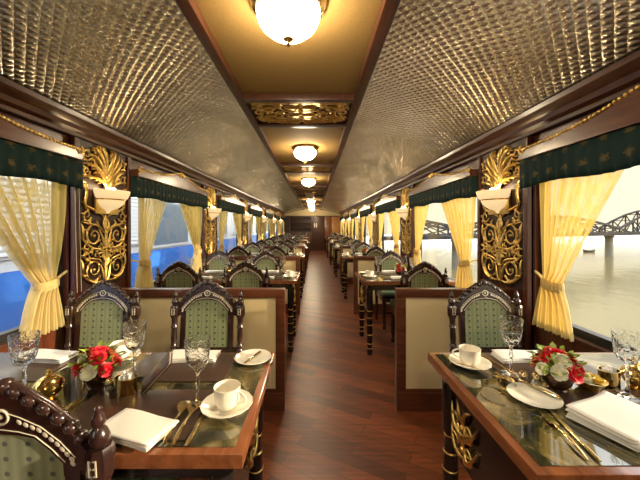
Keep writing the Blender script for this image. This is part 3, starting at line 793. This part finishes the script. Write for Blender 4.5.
def napkin(name, w, l, layers, seed, lab='linen napkin'):
    rnd = random.Random(seed); T = 0.0052; rows = []
    path = []
    for j in range(layers):
        z = 0.002 + T * j; e = w / 2 - 0.004 * rnd.random(); d = 1 if j % 2 == 0 else -1
        for i in range(13): path.append((d * (-e + 2 * e * i / 12), z))
        if j < layers - 1:
            for a in (1, 2, 3): path.append((d * (e + 0.5 * T * math.sin(a * PI / 4)), z + T / 2 * (1 - math.cos(a * PI / 4))))
    zt = path[-1][1]
    for i in range(15):
        v = i / 14; y = (v - 0.5) * l; row = []
        for q, (x, z) in enumerate(path):
            k = 1 + 0.35 * math.sin(3 * v + x * 25) * (z / zt)
            row.append((x + 0.012 * (v - 0.5) * (z / zt), y + 0.004 * math.sin(q * 0.35), 0.002 + (z - 0.002) * (0.75 + 0.25 * k)))
        rows.append(row)
    o = MB().sheet(rows).build('napkin', 'linen', ang=60, solid=0.0032)
    return tag(o, '', 'napkin', 'folded white napkins')
def placemat():
    o = MB().box((-0.19, -0.118, 0), (0.19, 0.118, 0.0035), 0.0015).build('placemat', 'leather')
    return tag(o, '', 'placemat', 'brown leather placemats')
def spoon(L=0.19):
    y = [0, 0.02, 0.05, 0.09, 0.125, 0.133, 0.142, 0.155, 0.170, 0.182, 0.189, 0.191]; w = [0.004, 0.0055, 0.0045, 0.003, 0.003, 0.006, 0.013, 0.0175, 0.0175, 0.013, 0.006, 0.001]
    mb = MB().tube([(0, a * L / 0.19, 0.003) for a in y], w, 10, 0.16, (0, 0, 1))
    mb.xf(lambda c: (c.x, c.y, c.z + (0.004 if c.y < 0.125 else 0) + (0 if c.y < 0.13 else 40 * (c.x ** 2) * 0.5) + 0.004 * math.sin(max(0, min(1, c.y / 0.13)) * PI)))
    return tag(mb.build('spoon', 'cutlery', ang=60), '', 'spoon')
def fork():
    mb = MB().tube([(0, a, 0.003 + 0.006 * math.sin(a / 0.13 * PI)) for a in (0, 0.02, 0.05, 0.09, 0.13)], [0.004, 0.0055, 0.004, 0.003, 0.004], 8, 0.4, (0, 0, 1))
    mb.box((-0.0115, 0.128, 0.0015), (0.0115, 0.150, 0.004), 0.001)
    for x in (-0.0098, -0.0033, 0.0033, 0.0098): mb.box((x - 0.0016, 0.148, 0.0015), (x + 0.0016, 0.192, 0.0038), 0.0006)
    return tag(mb.build('fork', 'cutlery', ang=50), '', 'fork')
def knife(L=0.2, bw=0.007):
    mb = MB().tube([(0, a * L, 0.004) for a in (0, 0.04, 0.2, 0.4, 0.45)], [0.003, 0.0052, 0.0048, 0.0045, 0.0035], 8, 0.6, (0, 0, 1))
    pl = [(-0.004, 0.44 * L), (0.004, 0.44 * L), (bw, 0.55 * L), (bw, 0.85 * L), (bw * 0.4, L), (-0.004, 0.97 * L)]
    A = [mb.bm.verts.new((x, y, 0.0030)) for x, y in pl]; B = [mb.bm.verts.new((x, y, 0.0046)) for x, y in pl]
    mb.bm.faces.new(A[::-1]); mb.bm.faces.new(B)
    for i in range(len(pl)): mb.bm.faces.new((A[i], A[(i + 1) % len(pl)], B[(i + 1) % len(pl)], B[i]))
    return tag(mb.build('knife', 'cutlery', ang=50), '', 'knife')
def rose(r, seed):
    rnd = random.Random(seed); mb = MB()
    for n, tilt, size, rb in ((3, 82, 0.62, 0.10), (4, 70, 0.72, 0.16), (5, 50, 0.80, 0.22), (6, 22, 0.80, 0.26)):
        o = rnd.random() * 6
        for i in range(n):
            a = o + 2 * PI * i / n; t = math.radians(tilt + rnd.uniform(-8, 8)); rows = []
            for p in range(5):
                v = p / 4; row = []
                for q in range(5):
                    u = q / 2 - 1
                    wd = r * size * 0.85 * math.sin(PI * (0.18 + 0.62 * v)) * u
                    rad = r * (rb + size * v * math.cos(t) * (1 + 0.25 * v)) - r * 0.16 * u * u * (1 - v * 0.5)
                    z = r * (-0.25 + size * v * math.sin(t) - 0.10 * v ** 3 * u * u)
                    row.append((rad * math.cos(a) - wd * math.sin(a), rad * math.sin(a) + wd * math.cos(a), z))
                rows.append(row)
            mb.sheet(rows)
    mb.ell((0, 0, -0.15 * r), (0.5 * r, 0.5 * r, 0.35 * r), 8, 6)
    return mb
def flower_bowl(seed, spots):
    rnd = random.Random(seed)
    r = thing('flower_bowl', '', 'flowers', group='bowls of roses on the tables')
    MB().lathe([(0, 0), (0.030, 0), (0.032, 0.004), (0.028, 0.008), (0.040, 0.024), (0.045, 0.042), (0.042, 0.058), (0.039, 0.058), (0.041, 0.042), (0.03, 0.018), (0, 0.014)], n=36).build('bowl', 'bowl', r, ang=50)
    for i, (x, y, z, s, c) in enumerate(spots):
        ax = Matrix.Rotation(math.radians(-x * 700), 4, 'Y') if False else None
        d = Vector((x, y, 0.03)).normalized(); rot = d.to_track_quat('Z', 'Y').to_matrix()
        mb = rose(s, seed * 20 + i)
        for v in mb.bm.verts: v.co = rot @ v.co + Vector((x, y, z))
        o = mb.build('rose', {'r': 'red', 'w': 'white_petal'}[c], r, ang=180)
        o['label'] = {'r': 'red rose', 'w': 'cream white rose'}[c]
    mb = MB()
    for i in range(120):
        a = rnd.random() * 2 * PI; e = rnd.uniform(0.0, 1.3); R = rnd.uniform(0.045, 0.078)
        b = Vector((R * math.cos(a) * math.cos(e), R * math.sin(a) * math.cos(e), 0.062 + R * 0.9 * math.sin(e)))
        d = Vector((math.cos(a), math.sin(a), rnd.uniform(-0.2, 1.3))).normalized(); s2 = d.cross(Vector((0, 0, 1))).normalized()
        L = rnd.uniform(0.018, 0.034); W = L * 0.28; up = s2.cross(d)
        V = [mb.bm.verts.new(b + d * L * t + s2 * W * w + up * h) for t, w, h in ((0, 0, 0), (0.45, 1, 0.002), (1, 0, -0.003), (0.45, -1, 0.002), (0.45, 0, -0.002))]
        for f in ((0, 1, 4), (1, 2, 4), (2, 3, 4), (3, 0, 4)): mb.bm.faces.new([V[j] for j in f])
    mb.ell((0, 0, 0.066), (0.043, 0.043, 0.030), 12, 8)
    mb.build('foliage', 'leaf', r, ang=180)
    return r
def spots(pat, seed):
    rnd = random.Random(seed); out = []
    for i, c in enumerate(pat):
        if i < 1: a, e = 0.0, 1.5
        elif i < 6: a, e = 2 * PI * (i - 1) / 5 + 0.3 * seed, 0.85
        else: a, e = 2 * PI * (i - 6) / 8 + 0.2, 0.25
        e += rnd.uniform(-0.1, 0.1); Rr = 0.062
        out.append((Rr * math.cos(a) * math.cos(e), Rr * math.sin(a) * math.cos(e), 0.064 + 0.058 * math.sin(e), rnd.uniform(0.019, 0.025), c))
    return out
SP1 = spots('rrwrwrrwrwrrwr', 1); SP2 = spots('rwrrwrrwrrwwrr', 2)
P_gob, P_sau, P_pla, P_cup, P_mat = Proto(goblet()), Proto(saucer()), Proto(plate()), Proto(cup()), Proto(placemat())
P_nap, P_nap2 = Proto(napkin('napkin', 0.20, 0.085, 4, 1)), Proto(napkin('napkin', 0.18, 0.10, 4, 2))
P_fl1, P_fl2 = Proto(flower_bowl(1, SP1)), Proto(flower_bowl(2, SP2))
P_spoon, P_fork, P_knife, P_bk = Proto(spoon()), Proto(fork()), Proto(knife(0.22)), Proto(knife(0.15, 0.009))
ZT = TT + 0.0002; ZM = TT + 0.0041
def aim(x0, y0, x1, y1): return math.atan2(y1 - y0, x1 - x0) - PI / 2
def lay(P, x0, y0, x1, y1, z, lab, grp=None): return P.put((x0, y0, z), aim(x0, y0, x1, y1), lab, grp)

# --- first table on the left
for x, y, l in ((-0.51, 1.175, 'brown leather placemat before the aisle side chair at the front left table'), (-1.17, 1.175, 'brown leather placemat before the window side chair at the front left table'),
                (-0.52, 0.885, 'brown leather placemat nearest the camera on the front left table')):
    P_mat.put((x, y, ZT), 0, l)
P_gob.put((-0.355, 0.915, ZM - 0.0038), 0.3, 'tall crystal goblet standing left of the near cup on the front left table')
P_gob.put((-0.640, 1.070, ZT), 1.1, 'crystal goblet behind the menu holder on the front left table')
P_gob.put((-0.922, 0.955, ZT), 2.0, 'crystal goblet left of the lidded brass pot on the front left table')
P_gob.put((-1.165, 1.03, ZT), 2.6, 'crystal goblet at the left edge of the picture by the window')
P_fl1.put((-0.742, 1.03, ZT), 0, 'dark bowl of red and cream roses on the front left table')
P_sau.put((-0.262, 0.905, ZT), 0, 'ivory saucer under the near cup on the front left table')
P_cup.put((-0.262, 0.905, ZT + 0.0062), -0.3, 'ivory teacup in front at the aisle end of the front left table')
P_sau.put((-0.80, 1.235, ZT), 0, 'ivory saucer at the far edge of the front left table behind the roses')
P_cup.put((-0.80, 1.235, ZT + 0.0062), 0.2, 'ivory teacup half hidden behind a goblet at the far edge of the front left table')
P_pla.put((-0.250, 1.235, ZT), 0, 'white side plate at the far aisle corner of the front left table')
lay(P_bk, -0.275, 1.18, -0.235, 1.29, ZT + 0.006, 'small gold knife lying across the far corner plate on the front left table')
P_nap.put((-0.50, 1.235, ZM), 0.05, 'folded white napkin before the aisle side chair at the front left table')
P_nap.put((-1.10, 1.235, ZM), -0.05, 'folded white napkin before the window side chair at the front left table')
P_nap2.put((-0.475, 0.795, ZM), -0.25, 'large folded napkin nearest the camera on the front left table')
lay(P_spoon, -0.350, 0.70 + 0.045, -0.362, 0.905, ZT + 0.0006, 'gold spoon left of the near saucer on the front left table', 'gold spoons on the front left table')
o = lay(P_spoon, -0.372, 0.745, -0.392, 0.90, ZT + 0.004, 'second gold spoon, farther from the near saucer on the front left table', 'gold spoons on the front left table')
lay(P_knife, -0.318, 0.745, -0.318, 0.86, ZT + 0.0005, 'long gold knife beside the near saucer on the front left table')
lay(P_fork, -0.745, 0.765, -0.735, 0.94, ZT + 0.0005, 'gold fork beyond the foreground chair back on the front left table')
# lidded brass pot, oval brass holder with folder, salt shaker
def sugar_pot():
    r = thing('sugar_pot', '', 'pot')
    MB().lathe([(0, 0), (0.022, 0), (0.024, 0.004), (0.019, 0.008), (0.032, 0.020), (0.039, 0.036), (0.038, 0.046), (0, 0.046)], n=32).build('body', 'brass', r, ang=50)
    l = MB().lathe([(0.039, 0.0465), (0.040, 0.049), (0.034, 0.060), (0.020, 0.070), (0.006, 0.074), (0, 0.074)], n=32).build('lid', 'brass', r, ang=50)
    MB().lathe([(0, 0.0735), (0.005, 0.074), (0.005, 0.078), (0.010, 0.084), (0.007, 0.091), (0, 0.093)], n=16).build('knob', 'brass', l)
    return r
P_pot = Proto(sugar_pot())
P_pot.put((-0.845, 0.955, ZT), 0, 'round brass lidded pot left of the roses on the front left table')
def holder(seed):
    r = thing('oval_holder', '', 'holder')
    MB().lathe([(0, 0), (0.030, 0), (0.031, 0.003), (0.030, 0.052), (0.032, 0.055), (0.0285, 0.055), (0.028, 0.006), (0, 0.005)], n=32).xf(lambda c: (c.x * 1.12, c.y * 0.85, c.z)).build('body', 'brass', r, ang=50)
    rnd = random.Random(seed); mb = MB()
    for i in range(9): mb.box((-0.02 + 0.004 * i, -0.012 + 0.003 * (i % 4), 0.0055), (-0.0175 + 0.004 * i, 0.008 + 0.003 * (i % 3), 0.060 + rnd.uniform(-0.003, 0.006)))
    mb.build('sachets', 'linen', r, smooth=False)
    return r
P_hold = Proto(holder(4))
P_hold.put((-0.615, 0.985, ZT), 0, 'oval brass holder of paper sachets right of the roses on the front left table')
mf = thing('bill_folder', 'dark leather bill folder propped against the brass holder on the front left table', 'folder', (-0.568, 1.0, ZT))
ft = lambda c: Matrix.Rotation(math.radians(42), 3, 'Y') @ Matrix.Rotation(0.5, 3, 'Z') @ c + Vector((0.0, 0, 0.011))
MB().box((-0.007, -0.028, 0.0), (-0.002, 0.028, 0.135), 0.0015).xf(ft).build('cover', 'leather', mf)
MB().box((0.002, -0.028, 0.0), (0.007, 0.028, 0.135), 0.0015).xf(ft).build('cover', 'leather', mf)
MB().box((-0.002, -0.025, 0.002), (0.002, 0.025, 0.132)).xf(ft).build('paper', 'linen', mf, smooth=False)
def shaker():
    r = thing('salt_shaker', '', 'shaker', group='cut glass salt and pepper shakers')
    MB().lathe([(0, 0), (0.014, 0), (0.016, 0.003), (0.015, 0.02), (0.012, 0.034), (0, 0.034)], n=12).build('body', 'cutglass', r, ang=20)
    MB().lathe([(0.0125, 0.0342), (0.013, 0.036), (0.012, 0.044), (0.007, 0.050), (0, 0.051)], n=20).build('cap', 'cutlery', r)
    return r
P_shak = Proto(shaker())
P_shak.put((-0.672, 0.985, ZT), 0, 'small cut glass shaker between roses and brass holder on the front left table')

# --- first table on the right
for x, y, l in ((0.885, 1.175, 'brown leather placemat before the inlaid chair at the front right table'), (0.955, 0.885, 'brown leather placemat nearest the camera on the front right table')):
    P_mat.put((x, y, ZT), 0, l)
P_sau.put((0.615, 1.185, ZT), 0, 'ivory saucer under the cup at the aisle corner of the front right table')
P_cup.put((0.615, 1.185, ZT + 0.0062), 2.6, 'ivory teacup at the far aisle corner of the front right table')
lay(P_spoon, 0.545, 1.15, 0.585, 1.11, ZT + 0.018, 'gold spoon leaning across the saucer on the front right table')
lay(P_knife, 0.735, 1.10, 0.70, 1.29, ZM, 'gold knife left of the folded napkin on the front right table')
P_pla.put((0.70, 0.955, ZT), 0.1, 'white side plate at the near aisle side of the front right table')
lay(P_bk, 0.765, 0.925, 0.705, 1.06, ZT + 0.0125, 'gold butter knife lying across the side plate on the front right table')
lay(P_fork, 0.638, 0.700, 0.674, 0.887, ZT + 0.001, 'gold fork in front of the side plate on the front right table')
lay(P_knife, 0.664, 0.695, 0.697, 0.885, ZT + 0.001, 'gold knife beside the fork in front of the plate on the front right table')
P_gob.put((0.727, 1.107, ZM), 0.8, 'crystal goblet before the inlaid chair at the front right table')
P_gob.put((1.000, 0.957, ZM), 0.2, 'crystal goblet at the right edge of the picture')
P_fl2.put((0.822, 1.015, ZT), 0, 'dark bowl of red and cream roses on the front right table')
P_shak.put((0.722, 1.035, ZT), 0, 'left one of two cut glass shakers by the roses on the front right table')
P_shak.put((0.755, 1.020, ZT), 0, 'right one of two cut glass shakers by the roses on the front right table')
P_nap.put((0.85, 1.235, ZM), 0.03, 'folded white napkin before the inlaid chair at the front right table')
P_nap3 = Proto(napkin('napkin', 0.21, 0.15, 6, 8))
P_nap3.put((0.845, 0.832, ZM), 0.42, 'large folded napkin nearest the camera on the front right table')
bb = thing('brass_bowl', 'brass bowl of yellow blossoms right of the roses on the front right table', 'bowl', (0.925, 1.012, ZT))
MB().lathe([(0, 0), (0.026, 0), (0.028, 0.004), (0.036, 0.014), (0.046, 0.030), (0.050, 0.036), (0.047, 0.036), (0.034, 0.016), (0, 0.010)], n=36).build('bowl', 'brass', bb, ang=50)
for i, (x, y, z) in enumerate([(-0.02, -0.012, 0.034), (0.014, -0.018, 0.036), (0.0, 0.014, 0.038), (0.026, 0.012, 0.034), (-0.026, 0.014, 0.034)]):
    mb = rose(0.021, 60 + i)
    for v in mb.bm.verts: v.co += Vector((x, y, z))
    mb.build('blossom', 'yellow' if i % 2 else 'white_petal', bb, ang=180)
P_hold.put((1.018, 1.035, ZT), 0.2, 'oval brass holder of paper sachets beside the goblet on the front right table')
P_pot.put((1.095, 1.02, ZT), 0, 'round brass lidded pot at the right edge of the front right table')

# --- the tables farther down the car
for k in range(1, NB):
    dy = PITCH * k
    for side in ('left', 'right'):
        tb = 'on %s %s table from camera' % (ORD[k], side)
        xs = [(-1.17, 'window side'), (-0.52, 'aisle side')] if side == 'left' else [(0.90, 'window side')]
        g = -1 if side == 'left' else 1
        (P_fl1 if (k + (side == 'left')) % 2 else P_fl2).put(((-0.80 if side == 'left' else 0.95), TYC + dy, ZT), k, 'bowl of red and cream roses ' + tb)
        for x, w in xs:
            for far in (1, -1):
                fn = ('%s far place ' % w if far > 0 else '%s near place ' % w) if side == 'left' else ('far place ' if far > 0 else 'near place ')
                y = TYC + dy
                P_gob.put((x + 0.17 * (1 if side == 'left' else -1) * (1 if far > 0 else -1), y + far * 0.085, ZT), k, 'crystal goblet at the ' + fn + tb)
                if k < 5:
                    P_mat.put((x, y + far * 0.150, ZT), 0, 'brown leather placemat at the ' + fn + tb)
                P_nap.put((x, y + far * 0.205, ZM), 0.04 * k, 'folded white napkin at the ' + fn + tb)
        xa = -0.262 if side == 'left' else 0.60
        if k < 5:
            P_sau.put((xa, TYC + dy - 0.10, ZT), 0, 'ivory saucer at the aisle end ' + tb)
            P_cup.put((xa, TYC + dy - 0.10, ZT + 0.0062), 0.6 * k, 'ivory teacup at the aisle end ' + tb)
            P_pla.put((xa, TYC + dy + 0.16, ZT), 0, 'white side plate at the aisle end ' + tb)
            P_pot.put(((-0.955 if side == 'left' else 1.11), TYC + dy, ZT), 0, 'round brass lidded pot beside the roses ' + tb)

# ------------------------------------------------------------------ outside, left: another train
ZG = -1.15
struct('ground', MB().box((-60, -20, ZG - 0.3), (4.5, 200, ZG)), 'ground', smooth=False)
tr = thing('railway_carriage', 'blue and white railway carriage standing outside the left windows', 'train', (-3.35, 0, ZG))
MB().box((-2.9, -6, 1.0), (0, 40, 1.94), 0.02).build('blue_side', 'winblue', tr)
MB().box((-2.9, -6, 1.94), (-0.01, 40, 3.62), 0.02).build('white_side', 'winwhite', tr)
MB().box((-2.95, -6, 3.62), (0.03, 40, 3.90), 0.08).build('roof', 'steel', tr)
MB().box((-2.6, -6, 0.35), (-0.15, 40, 1.0), 0.02).build('underframe', 'black', tr)
for i, (ya, yb) in enumerate(((2.3, 4.5), (-0.9, 0.9), (5.15, 5.85), (6.2, 8.0), (8.6, 9.3), (9.8, 11.6), (12.2, 12.9), (13.4, 15.2), (15.8, 16.5), (17.0, 18.8), (19.4, 20.1), (20.6, 22.4), (23.0, 23.7), (24.2, 26.0))):
    if i == 0 or (i % 2 == 0):
        w = MB().box((-0.02, ya, 2.08), (0.012, yb, 3.05), 0.01).build('louvre_frame', 'winwhite', tr)
        mb = MB()
        for q in range(13): mb.box((0.0, ya + 0.05, 2.12 + 0.07 * q), (0.03, yb - 0.05, 2.145 + 0.07 * q))
        mb.build('louvre', 'winwhite', w, smooth=False)
    else:
        w = MB().box((-0.02, ya, 1.98), (0.012, yb, 3.15), 0.01).build('window_frame', 'winwhite', tr)
        MB().box((0.0, ya + 0.06, 2.04), (0.016, yb - 0.06, 3.09)).build('pane', 'grey_glass', w, smooth=False)

# ------------------------------------------------------------------ outside, right: the river, the bridge
ZW = -5.0
struct('river', MB().box((4.5, -150, ZW - 0.2), (420, 260, ZW)), 'water', smooth=False)
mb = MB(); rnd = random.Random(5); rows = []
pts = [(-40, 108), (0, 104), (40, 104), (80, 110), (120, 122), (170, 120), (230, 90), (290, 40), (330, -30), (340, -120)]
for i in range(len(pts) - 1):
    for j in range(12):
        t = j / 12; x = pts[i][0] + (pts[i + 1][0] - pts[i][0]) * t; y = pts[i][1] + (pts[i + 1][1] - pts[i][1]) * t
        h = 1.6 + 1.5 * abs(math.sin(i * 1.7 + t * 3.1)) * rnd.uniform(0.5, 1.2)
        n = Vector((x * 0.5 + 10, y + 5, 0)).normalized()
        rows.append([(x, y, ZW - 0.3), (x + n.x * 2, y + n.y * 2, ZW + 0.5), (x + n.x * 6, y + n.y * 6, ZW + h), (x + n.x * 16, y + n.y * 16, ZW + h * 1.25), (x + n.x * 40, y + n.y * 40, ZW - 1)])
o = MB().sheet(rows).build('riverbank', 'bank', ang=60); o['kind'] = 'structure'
br = thing('truss_bridge', 'grey steel truss bridge on stone piers crossing the river at right', 'bridge', (0, 0, 0))
B0, B1 = Vector((21.4, 45.0, 0)), Vector((60.0, 61.0, 0)); bd = (B1 - B0); span = bd.length; bd.normalize(); bn = Vector((-bd.y, bd.x, 0))
ZD = -0.10; NP = 8
mb = MB(); mb.bar(B0 - bd * 14 + Vector((0, 0, ZD - 0.25)), B0 + bd * span * 4 + Vector((0, 0, ZD - 0.25)), 3.4, 0.45); mb.build('deck', 'steel', br, smooth=False)
for q in range(-1, 4):
    st = B0 + bd * span * q; mb = MB()
    for off in (-1.6, 1.6):
        o = bn * off; T = []; Bm = []
        for i in range(NP + 1):
            f = i / NP; h = 0.9 + (4.2 if q >= 1 else 2.2) * math.sin(PI * f)
            if q == -1 and f < 0.66: continue
            base = st + bd * span * f + o
            Bm.append(base + Vector((0, 0, ZD))); T.append(base + Vector((0, 0, ZD + h)))
        for a, b in zip(T, T[1:]): mb.bar(a, b, 0.34)
        for i in range(len(T)):
            mb.bar(Bm[i], T[i], 0.20)
            if i < len(T) - 1:
                mb.bar(Bm[i], T[i + 1], 0.16); mb.bar(T[i], Bm[i + 1], 0.16)
        mb.bar(Bm[0], Bm[-1], 0.36)
        if off < 0: TA = T
        else:
            for a, b in zip(TA, T): mb.bar(a, b, 0.15)
    mb.build('truss', 'steel', br, smooth=False)
    p = st
    if q >= 0: MB().lathe([(0.75, ZW - 0.2), (0.70, ZD - 1.0), (0.85, ZD - 0.95), (0.85, ZD - 0.5), (0, ZD - 0.5)], (0, 0, 0), 20).xf(lambda c: p + bd * c.x + bn * c.y * 0.9 + Vector((0, 0, c.z))).build('pier', 'pier', br, ang=50)
for i, (x, y) in enumerate(((66.0, 72.0), (56.0, 62.0 + 14))):
    b = MB(); L = 1.5
    rows = []
    for a in range(9):
        t = a / 8; w = 0.35 * math.sin(PI * (0.06 + 0.88 * t)); z = 0.30 * (2 * t - 1) ** 2
        rows.append([((t - 0.5) * 2 * L, -w, 0.42 + z), ((t - 0.5) * 2 * L * 0.9, 0, 0.0), ((t - 0.5) * 2 * L, w, 0.42 + z)])
    b.sheet(rows)
    o = b.build('rowing_boat', 'boat', ang=60, loc=(x, y, ZW), solid=0.05); o.rotation_euler = (0, 0, 0.4 * i)
    tag(o, ['small dark boat on the river beyond the bridge pier, farther right', 'small dark boat on the river beyond the bridge pier, nearer to it'][i], 'boat', 'far boats on the river')

# ------------------------------------------------------------------ light
w = bpy.data.worlds.new('hazy_sky'); SC.world = w; w.use_nodes = True; nt = w.node_tree
bg = nt.nodes['Background']; tc = nt.nodes.new('ShaderNodeTexCoord'); sp = nt.nodes.new('ShaderNodeSeparateXYZ')
nt.links.new(tc.outputs['Generated'], sp.inputs[0])
r = ramp(nt, [(0.0, (0.78, 0.69, 0.50)), (0.30, (0.82, 0.74, 0.56)), (0.52, (2.6, 2.6, 2.5)), (1.0, (4.2, 4.5, 5.0))])
nt.links.new(sp.outputs[2], r.inputs['Fac']); nt.links.new(r.outputs[0], bg.inputs['Color']); bg.inputs['Strength'].default_value = 1.0
def light(name, kind, e, col, loc=None, **kw):
    d = bpy.data.lights.new(name, kind); d.energy = e; d.color = col
    for k, v in kw.items(): setattr(d, k, v)
    o = bpy.data.objects.new(name, d); COL.objects.link(o)
    if loc: o.location = loc
    return o
sun = light('sun', 'SUN', 5.0, (1.0, 0.82, 0.55), (20, -3, 6), angle=math.radians(1.0))
sun.rotation_euler = Vector((-1.0, 0.13, -0.17)).to_track_quat('-Z', 'Y').to_euler()

# ------------------------------------------------------------------ camera
cam = bpy.data.cameras.new('camera'); co = bpy.data.objects.new('camera', cam); COL.objects.link(co)
co.location = (0, 0, 1.3); co.rotation_euler = (PI / 2, 0, 0)
cam.sensor_width = 36; cam.lens = 300 / 640 * 36; cam.shift_x = 6 / 640; cam.shift_y = -14 / 640; cam.clip_start = 0.02; cam.clip_end = 1000
SC.camera = co
vs = SC.view_settings; vs.view_transform = 'Standard'; vs.look = 'None'; vs.exposure = 0.7; vs.gamma = 1; vs.use_curve_mapping = False
SC.cycles.max_bounces = 10; SC.cycles.transparent_max_bounces = 16; SC.cycles.transmission_bounces = 8; SC.cycles.glossy_bounces = 5; SC.cycles.diffuse_bounces = 5
SC.cycles.caustics_reflective = False; SC.cycles.caustics_refractive = False; SC.cycles.sample_clamp_indirect = 6.0
SC.cycles.use_denoising = True
